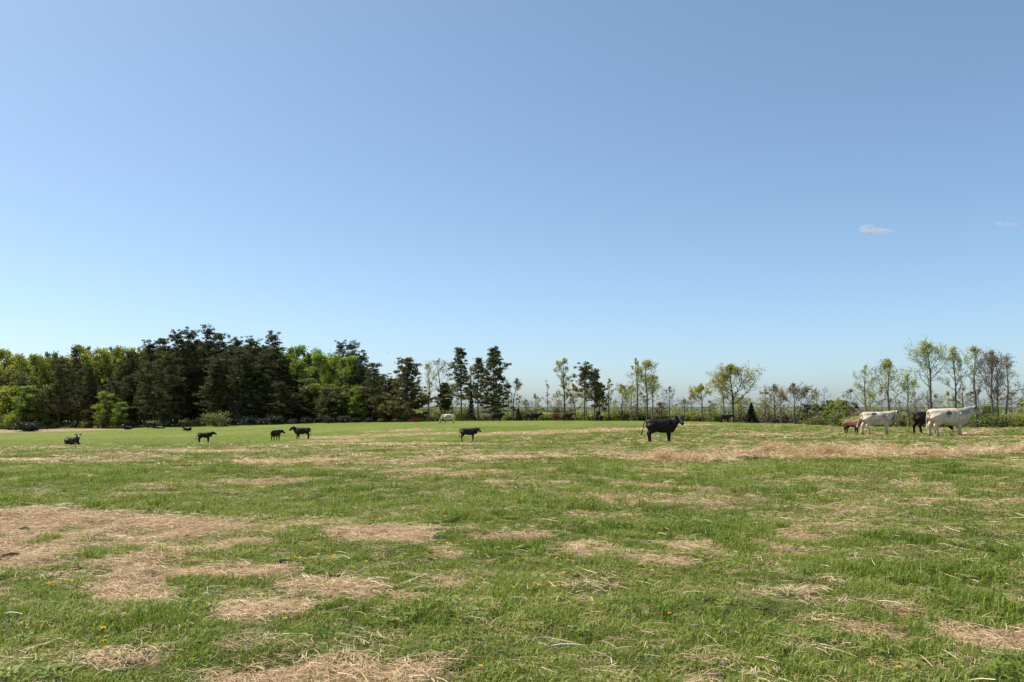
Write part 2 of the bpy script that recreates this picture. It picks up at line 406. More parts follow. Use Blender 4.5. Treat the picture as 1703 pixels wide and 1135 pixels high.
# ------------------------------------------------------------------ instanced masses that nobody could count
def scatter(name, protos, P, rot, scl, idx, tone, label, cat):
    hid = bpy.data.collections.new(name + "_pieces")
    for i, me in enumerate(protos):
        hid.objects.link(bpy.data.objects.new("%s_piece.%03d" % (name, i + 1), me))
    me = bpy.data.meshes.new(name)
    me.vertices.add(len(P)); me.vertices.foreach_set("co", np.asarray(P, np.float32).ravel())
    for nm, typ, arr, key in (("rot", 'FLOAT_VECTOR', rot, "vector"), ("scl", 'FLOAT_VECTOR', scl, "vector"), ("idx", 'INT', idx, "value"), ("tone", 'FLOAT', tone, "value")):
        a = me.attributes.new(nm, typ, 'POINT')
        a.data.foreach_set(key, np.asarray(arr, np.int32 if typ == 'INT' else np.float32).ravel())
    o = link(name, me)
    ng = bpy.data.node_groups.new(name + "_scatter", 'GeometryNodeTree')
    ng.interface.new_socket("Geometry", in_out='INPUT', socket_type='NodeSocketGeometry')
    ng.interface.new_socket("Geometry", in_out='OUTPUT', socket_type='NodeSocketGeometry')
    gi = ng.nodes.new("NodeGroupInput"); go = ng.nodes.new("NodeGroupOutput")
    ip = ng.nodes.new("GeometryNodeInstanceOnPoints"); ci = ng.nodes.new("GeometryNodeCollectionInfo")
    ci.inputs[0].default_value = hid; ci.inputs[1].default_value = True; ci.inputs[2].default_value = True
    def na(n, dt):
        x = ng.nodes.new("GeometryNodeInputNamedAttribute"); x.data_type = dt; x.inputs[0].default_value = n
        return x.outputs[0]
    er = ng.nodes.new("FunctionNodeEulerToRotation")
    ng.links.new(na("rot", 'FLOAT_VECTOR'), er.inputs[0])
    ng.links.new(gi.outputs[0], ip.inputs["Points"]); ng.links.new(ci.outputs[0], ip.inputs["Instance"])
    ip.inputs["Pick Instance"].default_value = True
    ng.links.new(na("idx", 'INT'), ip.inputs["Instance Index"])
    ng.links.new(er.outputs[0], ip.inputs["Rotation"])
    ng.links.new(na("scl", 'FLOAT_VECTOR'), ip.inputs["Scale"])
    ng.links.new(ip.outputs[0], go.inputs[0])
    md = o.modifiers.new("scatter", 'NODES'); md.node_group = ng
    tag(o, label, cat, kind="stuff")
    return o

def blades(n, rad, h, w, lean, seed, dry=0.0, hvar=0.5):
    """a tuft: n curved tapering grass blades"""
    g = np.random.default_rng(seed); b = Buf()
    r = rad * np.sqrt(g.random(n)); th = g.random(n) * 6.283
    bx, by = r * np.cos(th), r * np.sin(th)
    az = g.random(n) * 6.283; L = h * g.uniform(1 - hvar, 1 + hvar * .7, n); ln = lean * g.uniform(0.2, 1.6, n); ww = w * g.uniform(.6, 1.3, n)
    dx, dy = np.cos(az), np.sin(az); sx, sy = -np.sin(az) * ww / 2, np.cos(az) * ww / 2
    tw = g.uniform(-1, 1, n)
    base = np.stack([bx, by, np.full(n, -0.01)], 1)
    m = base + np.stack([dx * L * ln * .3, dy * L * ln * .3, L * .55], 1)
    ln2 = np.minimum(ln, 1.3)
    tip = base + np.stack([dx * L * ln, dy * L * ln, L * (1 - .32 * ln2 ** 1.5)], 1)
    s0 = np.stack([sx, sy, np.zeros(n)], 1); s1 = np.stack([sx * .8 + dx * ww * .3 * tw, sy * .8 + dy * ww * .3 * tw, np.zeros(n)], 1)
    V = np.stack([base - s0, base + s0, m - s1, m + s1, tip], 1).reshape(-1, 3)
    k = np.arange(n) * 5
    val = np.clip(g.normal(.45, .2, n) + (g.random(n) < dry) * .6, 0, 1)
    b.add(V, np.stack([k, k + 1, k + 3, k + 2], 1), np.stack([k + 2, k + 3, k + 4], 1), val=val)
    return b
def straws(n, rad, l, w, seed, lift=0.02):
    g = np.random.default_rng(seed); b = Buf()
    r = rad * np.sqrt(g.random(n)); th = g.random(n) * 6.283
    c = np.stack([r * np.cos(th), r * np.sin(th), g.uniform(.004, lift, n)], 1)
    az = g.normal(0, .9, n); L = l * g.uniform(.35, 1.5, n)[:, None]; ww = w * g.uniform(.6, 1.5, n)[:, None]
    t = g.normal(0, .16, n)
    d = np.stack([np.cos(az) * np.cos(t), np.sin(az) * np.cos(t), np.sin(t)], 1) * L / 2
    sd = np.stack([-np.sin(az), np.cos(az), g.normal(0, .5, n)], 1) * ww / 2
    bend = np.stack([np.zeros(n), np.zeros(n), g.uniform(0, .06, n)], 1) * L + np.stack([-np.sin(az), np.cos(az), np.zeros(n)], 1) * L * g.normal(0, .06, n)[:, None]
    V = np.stack([c - d - sd, c - d + sd, c + bend + sd, c + bend - sd, c + d + sd * .6, c + d - sd * .6], 1).reshape(-1, 3)
    k = np.arange(n) * 6
    Q = np.concatenate([np.stack([k, k + 3, k + 2, k + 1], 1), np.stack([k + 3, k + 5, k + 4, k + 2], 1)])
    v = np.clip(g.normal(.5, .25, n), 0, 1)
    b.add(V, Q, val=np.concatenate([v, v]))
    return b

def ring_points(y0, y1, step):
    """jittered ground points in the wedge in front of the camera"""
    out = []
    y = y0
    while y < y1:
        half = 0.70 * y + 1.5
        n = int(2 * half / step)
        xs = (np.arange(n) + 0.5) / n * 2 * half - half
        out.append(np.stack([xs + rng.uniform(-.5, .5, n) * step, y + rng.uniform(-.5, .5, n) * step], 1))
        y += step
    return np.concatenate(out)

grass_protos, straw_protos = [], []
for i in range(4):  grass_protos.append(blades(46, .10, .058, .0055, .95, 100 + i, .18).mesh("grass_tuft", M_GRASS))        # 0-3 near
for i in range(2):  grass_protos.append(blades(30, .07, .10, .006, .65, 120 + i, .06).mesh("grass_tuft", M_GRASS))        # 4-5 near tall
for i in range(3):  grass_protos.append(blades(60, .22, .07, .011, .8, 140 + i, .2).mesh("grass_tuft", M_GRASS))          # 6-8 mid
for i in range(3):  grass_protos.append(blades(70, .55, .06, .026, .8, 160 + i, .12).mesh("grass_tuft", M_GRASS))          # 9-11 far
def leafy(seed):
    g = np.random.default_rng(seed); b = Buf()
    for k in range(26):
        az = g.random() * 6.283; r = g.uniform(.01, .07); L = g.uniform(.02, .045); w = L * .55
        c = np.array([r * math.cos(az), r * math.sin(az), g.uniform(.015, .05)]); d = np.array([math.cos(az), math.sin(az), g.uniform(-.2, .5)]) * L; s = np.array([-math.sin(az), math.cos(az), 0]) * w * .5
        b.add([c - d * .5, c + s, c + d * .6, c - s], [[0, 1, 2, 3]], val=float(np.clip(g.normal(.35, .15), 0, 1)))
    return b
for i in range(2): grass_protos.append(leafy(180 + i).mesh("clover_leaves", M_GRASS))                                     # 12-13 clover
for i in range(3):  straw_protos.append(straws(44, .16, .085, .0032, 200 + i).mesh("straw_bits", M_STRAW))                   # 0-2 near
for i in range(2):  straw_protos.append(straws(6, .20, .16, .0027, 220 + i, .05).mesh("straw_bits", M_STRAW))               # 3-4 near long
for i in range(3):  straw_protos.append(straws(46, .35, .19, .009, 240 + i, .05).mesh("straw_bits", M_STRAW))               # 5-7 mid
for i in range(3):  straw_protos.append(straws(46, .7, .3, .02, 260 + i, .06).mesh("straw_bits", M_STRAW))               # 8-10 far

def build_grass():
    GP, GR, GS, GI, GT = [], [], [], [], []
    SP, SR, SS, SI, ST = [], [], [], [], []
    for (y0, y1, step, gi, si) in ((3.2, 12, .098, (0, 4), (0, 3)), (12, 24, .155, (0, 4), (0, 3)), (24, 48, .27, (6, 9), (5, 8)), (48, 110, .62, (9, 12), (8, 11)), (110, 178, 1.3, (9, 12), (8, 11))):
        p = ring_points(y0, y1, step); x, y = p[:, 0], p[:, 1]; n = len(p)
        z = ground(x, y); st = straw_mask(x, y); md = meadow_mask(x, y)
        lush = fbm(x / .9, y / .9, 61, 4); dens = fbm(x / .35, y / .35, 63, 3)
        u = rng.random(n)
        keep = u > np.clip(st * 1.15 - .14 - .4 * dens, 0, .92)
        keep &= ~((y > 110) & (rng.random(n) < .3))
        idx = rng.integers(gi[0], gi[1], n)
        near = y < 24
        tall = near & (lush > .28) & (rng.random(n) < .5); idx[tall] = rng.integers(4, 6, tall.sum())
        clov = (y < 13) & (rng.random(n) < .04 + .08 * (fbm(x / 1.1, y / 1.1, 71, 2) > .25)); idx[clov] = rng.integers(12, 14, clov.sum())
        s = (1.0 + .45 * lush) * rng.uniform(.75, 1.25, n) * np.clip(1.15 - .55 * st, .5, 1.1)
        s *= np.where((y > 12) & (y < 24), 1.28, 1.0)
        sz = s * (1 - .62 * md) * np.where(y > 110, .8, 1)
        tone = np.clip(.5 + .28 * fbm(x / 1.7, y / 2.5, 65, 3) + .12 * (x / np.maximum(y, 1)) * -1 + .25 * st + rng.normal(0, .15, n) + .12 * md, 0, 1)
        k = keep
        GP.append(np.stack([x, y, z], 1)[k]); GI.append(idx[k]); GT.append(tone[k])
        GR.append(np.stack([rng.normal(0, .1, n), rng.normal(0, .1, n), rng.uniform(0, 6.28, n)], 1)[k])
        GS.append(np.stack([s, s, sz], 1)[k])
        # straw: laid thick in the patches, strewn thinly elsewhere
        k = rng.random(n) < np.clip(st * 1.4 - .15 + .09 * (1 - md), .11 * (1 - md), 1) * (1 - .45 * md)
        si_ = rng.integers(si[0], si[1], n)
        lng = near & (rng.random(n) < .12); si_[lng] = rng.integers(3, 5, lng.sum())
        ss = rng.uniform(.7, 1.3, n) * np.where((y > 12) & (y < 24), 1.25, 1.0)
        lift = np.clip(st - .4, 0, 1) * .05 * np.clip(.5 + dens, 0, 1)
        SP.append(np.stack([x + rng.normal(0, .03, n), y + rng.normal(0, .03, n), z + .006 + lift], 1)[k]); SI.append(si_[k])
        ST.append(np.clip(.5 + .35 * fbm(x / .5, y / .5, 67, 3) + rng.normal(0, .13, n), 0, 1)[k])
        SR.append(np.stack([rng.normal(0, .07, n), rng.normal(0, .07, n), rng.uniform(0, 6.28, n)], 1)[k])
        SS.append(np.stack([ss, ss, ss], 1)[k])
        if near.any():                                       # loose stalks lying over the grass
            k = near & (rng.random(n) < .016 + .04 * np.clip(x / np.maximum(y, 1) + .2, 0, 1))
            SP.append(np.stack([x, y, z + .055], 1)[k]); SI.append(rng.integers(3, 5, k.sum())); ST.append(rng.uniform(.5, 1, k.sum()))
            SR.append(np.stack([rng.normal(0, .15, n), rng.normal(0, .15, n), rng.uniform(0, 6.28, n)], 1)[k]); s2 = rng.uniform(.7, 1.2, k.sum()); SS.append(np.stack([s2, s2, s2], 1))
    # the raised windrow of old hay across the right of the field
    W = []
    for (u, v, ru, rv, s) in PATCH_PX:
        if s == 1 and 735 < v < 775 and u > 1000:
            x0, y0 = hit(u, v); rx = ru * y0 / F_PX
            n = int(rx * 75)
            q = rng.normal(0, 1, (n, 2)); xx = x0 + q[:, 0] * rx * .5; yy = y0 + q[:, 1] * .42
            h = .42 * np.exp(-(q[:, 1] ** 2)) * (0.1 + 1.1 * np.clip(.5 + 1.3 * fbm(xx / 1.6, yy / 1.6, 81, 3), 0, 1)) * rng.uniform(0, 1, n)
            W.append(np.stack([xx, yy, ground(xx, yy) + h], 1))
    W = np.concatenate(W); n = len(W)
    SP.append(W); SI.append(rng.integers(5, 8, n)); ST.append(rng.uniform(.35, 1, n)); SR.append(np.stack([rng.normal(0, .35, n), rng.normal(0, .35, n), rng.uniform(0, 6.28, n)], 1)); SS.append(np.full((n, 3), .85))
    C = np.concatenate
    scatter("grass", grass_protos, C(GP), C(GR), C(GS), C(GI), C(GT), "short green pasture grass covering the whole field", "grass")
    scatter("straw_litter", straw_protos, C(SP), C(SR), C(SS), C(SI), C(ST), "dry pale straw lying in patches on the grass", "straw")
    print("grass instances", sum(map(len, GP)), "straw", sum(map(len, SP)))
build_grass()

# ------------------------------------------------------------------ trees
def grow(seed, H, W, clear=.3, leafn=2200, leafs=.24, lean=0.0, forks=1, up=.6, fill=1.0, lowskirt=0.0, twist=1.0, rad=None, bias=(0, 0), top_w=.6):
    """open-grown hardwood: bent trunk(s), limbs, twigs and leaf faces near the twig ends"""
    g = np.random.default_rng(seed); tb = Buf(); pts = []
    rad = rad or .012 * H + .05
    def branch(p, d, L, r, lev):
        n = 5 if lev < 2 else 3
        P = [p]; Rr = [r]; dd = d / np.linalg.norm(d)
        for i in range(n):
            dd = dd + g.normal(0, .13 * twist * (1 + .5 * lev), 3); dd[2] += .08 * up * (1.4 if lev == 1 else .7)
            dd /= np.linalg.norm(dd); P.append(P[-1] + dd * L / n); Rr.append(r * (1 - (i + 1) / n * .78))
        tube(tb, P, Rr, 5 if lev < 2 else 3, val=.5)
        if lev >= 2: pts.extend([(q, lev) for q in P[1:]])
        if lev < 3:
            m = [0, 7, 4][lev] if lev else 0
            m = int(m * fill + g.random())
            for _ in range(m):
                t = g.uniform(.3, 1.0); k = min(int(t * n), n - 1); q = P[k] + (P[k + 1] - P[k]) * (t * n - k)
                s = g.normal(size=3); s -= s.dot(dd) * dd; s /= np.linalg.norm(s)
                nd = dd * g.uniform(.5, 1.0) + s * g.uniform(.5, .95); nd[2] += .18 * up
                branch(q, nd, L * g.uniform(.32, .55), max(Rr[k] * .5, .012), lev + 1)
    for f in range(forks):
        az = g.random() * 6.283 if forks > 1 else 0
        off = np.array([math.cos(az), math.sin(az) * .6, 0]) * (.05 * W if forks > 1 else 0)
        hh = H * (1 if f == 0 else g.uniform(.75, .95)); nseg = 9
        P = []; sp = (.12 * W * (f > 0))
        for i in range(nseg + 1):
            t = i / nseg
            P.append(off + np.array([lean * t * H * .5 + math.cos(az) * sp * t * 2 + .02 * H * twist * math.sin(2.3 * t * 3 + seed) * t, math.sin(az) * sp * t + .015 * H * math.cos(3.1 * t * 2 + seed) * t, hh * t * .97 - .15 * (i == 0)]))
        r0 = rad * (1 if f == 0 else .7)
        Rr = [r0 * (1.25 if i == 0 else 1) * (1 - .9 * (i / nseg)) + .012 for i in range(nseg + 1)]
        tube(tb, P, Rr, 7, val=.5)
        P = np.array(P); nl = int((13 if forks == 1 else 8) * fill) + 3
        for k in range(nl):
            t = clear + (1 - clear) * (k + g.random()) / nl; t = min(t, .985)
            q = P[int(t * nseg)] + (P[min(int(t * nseg) + 1, nseg)] - P[int(t * nseg)]) * (t * nseg - int(t * nseg))
            a = k * 2.4 + g.normal(0, .5); tt = (t - clear) / (1 - clear)
            shape = max(.25, math.sin(math.pi * min(1, .28 + .72 * tt)) ** .7) if tt < .7 else max(.22, top_w * (1 - tt) / .3 + .22)
            L = min(W * .74 * shape * g.uniform(.6, 1.2), (H * .97 - q[2]) / 1.05)
            d = np.array([math.cos(a) + bias[0], math.sin(a) * .9, up * g.uniform(.5, 1.3) + .5 * tt])
            branch(q, d, max(L, .5), max(r0 * (1 - t) * .62, .02), 1)
    pp = np.array([q for q, l in pts]); 
    cb = Buf(); leafn = int(leafn * 1.25)
    # keep whole sprays together so that gaps and clumps show
    keepc = fbm(pp[:, 0] / (W * .16) + seed, pp[:, 2] / (W * .16) + pp[:, 1] * .4, seed % 97, 2) > -.32
    src = pp[keepc] if keepc.sum() > 20 else pp
    C = src[g.integers(0, len(src), leafn)] + g.normal(0, .30, (leafn, 3)) * min(1, .1 * W ** .9)
    C = C[C[:, 2] > .3]
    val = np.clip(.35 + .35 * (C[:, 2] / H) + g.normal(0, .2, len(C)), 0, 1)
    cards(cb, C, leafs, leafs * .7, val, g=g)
    return tb, cb
def pine_bufs(seed, H, W, clear=.3, dens=1.0, card=.5, top=.5, skirt=.0, rad=None):
    """loblolly pine: straight bole, whorled limbs carrying needle clumps"""
    g = np.random.default_rng(seed); tb = Buf(); cb = Buf()
    r0 = rad or .010 * H + .04
    zs = np.linspace(-.2, H * .97, 10)
    bend = .012 * H
    P = np.stack([bend * np.sin(zs / H * 3 + seed), bend * np.cos(zs / H * 2.2 + seed), zs], 1)
    tube(tb, P, r0 * (1 - .9 * (zs / H).clip(0, 1)) + .01, 7)
    z = clear * H; C = []; Rc = []; Vv = []
    while z < H * .985:
        t = (z - clear * H) / (H * (1 - clear))
        prof = (1 - t) ** top * (.86 + .16 * math.sin(t * 9 + seed)) if t > .05 else .7
        nb = g.integers(3, 6)
        a0 = g.random() * 6.283
        for k in range(nb):
            a = a0 + k * 6.283 / nb + g.normal(0, .3)
            L = max(.35, W * .60 * max(prof, .12) * g.uniform(.35, 1.3))
            upa = (-.12 + .75 * t) + g.normal(0, .14)
            b0 = np.array([np.interp(z, zs, P[:, 0]), np.interp(z, zs, P[:, 1]), z])
            d = np.array([math.cos(a), math.sin(a), upa])
            Pb = [b0, b0 + d * L * .5, b0 + d * L + np.array([0, 0, .12 * L])]
            tube(tb, Pb, [r0 * (1 - t) * .35 + .02, r0 * (1 - t) * .22 + .015, .012], 3)
            nc = max(2, int(L / .55 * dens))
            for q in range(nc):
                f = g.uniform(.3, 1.0) if q else 1.0
                c = b0 + d * L * f + np.array([0, 0, .12 * L * f * f]) + g.normal(0, .16 * (1 + f), 3) * min(1, L * .5)
                C.append(c); Rc.append(g.uniform(.28, .56) * (H / 18) ** .4)
                Vv.append(np.clip(g.normal(.36, .18) + .4 * (1 - t) * (g.random() < .6) , 0, 1))  # lower clumps paler: browner needles plus sunlit patches put into the tone
        z += H * g.uniform(.022, .042) / (dens ** .5)
    for _ in range(5): C.append(np.array([P[-1, 0], P[-1, 1], H * .97]) + g.normal(0, .22, 3)); Rc.append(.4); Vv.append(.35)
    C = np.array(C); Rc = np.array(Rc); Vv = np.array(Vv); m = int(26 * dens ** .3)
    q = g.normal(0, .5, (len(C), m, 3)); q[:, :, 2] *= .55; q[:, :, :2] *= 1.25
    CC = (C[:, None] + q * Rc[:, None, None]).reshape(-1, 3)
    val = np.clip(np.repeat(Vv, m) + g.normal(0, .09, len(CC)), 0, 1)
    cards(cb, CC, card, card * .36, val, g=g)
    # clear bole: a few dead stubs
    for _ in range(7):
        z = g.uniform(.15, max(clear, .2)) * H; a = g.random() * 6.283; L = g.uniform(.4, 1.6)
        b0 = np.array([np.interp(z, zs, P[:, 0]), np.interp(z, zs, P[:, 1]), z])
        tube(tb, [b0, b0 + np.array([math.cos(a) * L, math.sin(a) * L, .1 * L])], [.035, .01], 3)
    return tb, cb
def clump_tree(seed, H, W, base=.12, card=.34, n=5200, nclump=70):
    """closely grown hardwood seen in a wood: many leafy clumps down its height"""
    g = np.random.default_rng(seed); tb = Buf(); cb = Buf()
    zs = np.linspace(-.2, H * .9, 8); P = np.stack([.015 * H * np.sin(zs / H * 4 + seed), .01 * H * np.cos(zs / H * 3 + seed), zs], 1)
    tube(tb, P, (.009 * H + .04) * (1 - .85 * zs.clip(0) / H), 6)
    C = []; rr = []; vv = []
    for k in range(nclump):
        t = base + (1 - base) * g.random() ** .8; a = g.random() * 6.283
        w = W * .5 * (math.sin(math.pi * min(.97, .18 + .72 * t)) ** .6) * g.uniform(.45, 1.0)
        c = np.array([w * math.cos(a), w * math.sin(a), H * t * .95]); C.append(c); rr.append(g.uniform(.55, 1.15) * (H / 15) ** .5); vv.append(np.clip(g.normal(.42, .13) + .12 * t, 0, 1))
        b0 = np.array([np.interp(c[2] * .8, zs, P[:, 0]), np.interp(c[2] * .8, zs, P[:, 1]), c[2] * .8])
        tube(tb, [b0, (b0 + c) / 2 + np.array([0, 0, .2]), c], [.07, .04, .012], 3)
    C = np.array(C); rr = np.array(rr); vv = np.array(vv)
    k = g.integers(0, nclump, n); q = g.normal(0, .52, (n, 3)); q[:, 2] *= .75
    CC = C[k] + q * rr[k][:, None]; CC = CC[CC[:, 2] > .2]; k = k[:len(CC)]
    val = np.clip(vv[k] + g.normal(0, .13, len(CC)), 0, 1)
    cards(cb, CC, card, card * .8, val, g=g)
    return tb, cb
def bush_bufs(seed, H, W, n=1500, card=.22, stems=9, gap=.0):
    g = np.random.default_rng(seed); tb = Buf(); cb = Buf(); C = []
    for k in range(stems):
        a = g.random() * 6.283; L = H * g.uniform(.6, 1.0); s = W * .5 * g.uniform(.2, .9)
        e = np.array([math.cos(a) * s, math.sin(a) * s, L]); m = e * .5 + np.array([0, 0, .12 * H]) + g.normal(0, .05 * H, 3)
        tube(tb, [np.array([0, 0, -.1]) + g.normal(0, .05 * W, 3) * [1, 1, 0], m, e], [.035, .022, .008], 3)
        for _ in range(5):
            C.append(m + (e - m) * g.random() + g.normal(0, .10 * W, 3) * [1, 1, .6])
        C.append(np.array([math.cos(a) * s * 1.1, math.sin(a) * s * 1.1, L * g.uniform(.2, .6)]))
    C = np.array(C); k = g.integers(0, len(C), n)
    CC = C[k] + g.normal(0, .085 * W, (n, 3)) * [1, 1, .9 * H / W + .2]; CC[:, 2] = np.abs(CC[:, 2])
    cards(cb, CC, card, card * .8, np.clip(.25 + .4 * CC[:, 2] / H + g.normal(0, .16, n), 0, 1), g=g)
    return tb, cb
def cedar_bufs(seed, H, W, n=2600, card=.2):
    g = np.random.default_rng(seed); tb = Buf(); cb = Buf()
    tube(tb, [(0, 0, -.1), (0, 0, H * .5), (0, 0, H * .95)], [.09, .06, .01], 5)
    t = g.random(n) ** 1.3; layer = .85 + .25 * np.sin(t * 40 + g.random(n)); a = g.random(n) * 6.283
    r = W * .5 * (1 - t) ** .85 * layer * (g.random(n) ** .35)
    C = np.stack([r * np.cos(a), r * np.sin(a), .08 * H + .92 * H * t - r * .1], 1)
    cards(cb, C, card * 1.6, card * .6, np.clip(g.normal(.4, .22, n), 0, 1), g=g)
    return tb, cb
def tree(name, bufs, bark, leaf, loc, label, cat="tree", group=None, crown="crown", rz=0.0):
    tb, cb = bufs
    e = link(name, None); e.location = loc; e.rotation_euler.z = rz
    link("trunk" if cat == "tree" else "stems", tb.mesh("trunk", bark, True), e)
    if cb.v: link(crown, cb.mesh(crown, leaf), e)
    tag(e, label, cat, group)
    return e
WOODG = "trees of the wood on the left"
ROWG = "trees in the row along the far edge of the pasture"

def px_tree(kind, u, vtop, D, wpx, label, seed, leaf=None, bark=None, group=ROWG, name=None, **kw):
    p = at(u, D); H = top_h(u, vtop, D); W = wpx / F_PX * D * (1.3 if kind == 'open' and D < 120 else 1.0)
    if kind == 'pine': b = pine_bufs(seed, H, W, **kw); return tree(name or "pine_tree", b, bark or M_BARK, leaf or M_PINE, p, label, group=group)
    if kind == 'open': b = grow(seed, H, W, **kw); return tree(name or "young_leaf_tree", b, bark or M_BARK, leaf or M_LEAF_PALE, p, label, group=group)
    if kind == 'clump': b = clump_tree(seed, H, W, **kw); return tree(name or "leafy_tree", b, bark or M_BARK, leaf or M_LEAF_NEW, p, label, group=group)
    if kind == 'cedar': b = cedar_bufs(seed, H, W, **kw); return tree(name or "cedar_tree", b, bark or M_BARK, leaf or M_CEDAR, p, label, group=group)

# --- lone pines and the middle group
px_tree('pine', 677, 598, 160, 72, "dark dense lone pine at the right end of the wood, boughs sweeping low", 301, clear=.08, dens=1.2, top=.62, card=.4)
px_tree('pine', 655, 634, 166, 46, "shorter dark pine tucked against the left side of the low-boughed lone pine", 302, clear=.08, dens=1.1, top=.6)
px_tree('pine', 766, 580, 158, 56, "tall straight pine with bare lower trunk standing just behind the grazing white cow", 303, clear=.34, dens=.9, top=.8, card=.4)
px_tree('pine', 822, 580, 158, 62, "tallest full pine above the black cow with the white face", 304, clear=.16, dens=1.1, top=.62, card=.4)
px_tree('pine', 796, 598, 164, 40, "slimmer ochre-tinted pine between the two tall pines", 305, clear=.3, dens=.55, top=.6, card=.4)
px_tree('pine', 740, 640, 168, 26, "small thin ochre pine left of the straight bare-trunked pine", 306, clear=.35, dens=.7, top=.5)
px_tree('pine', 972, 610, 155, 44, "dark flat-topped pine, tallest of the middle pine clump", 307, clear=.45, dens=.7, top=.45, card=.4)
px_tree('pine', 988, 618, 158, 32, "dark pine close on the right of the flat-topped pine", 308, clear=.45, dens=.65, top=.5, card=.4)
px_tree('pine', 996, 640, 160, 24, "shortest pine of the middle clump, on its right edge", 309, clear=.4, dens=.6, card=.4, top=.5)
px_tree('cedar', 784, 652, 157, 17, "narrow dark evergreen with round head between the two tall pines", 310, n=900)
px_tree('cedar', 862, 679, 152, 13, "small black-green cedar at the foot of the pale tree left of the sky gap", 311, n=700)
px_tree('cedar', 1248, 671, 142, 24, "dark cone-shaped cedar at the right foot of the big ochre oak", 312, n=2800)
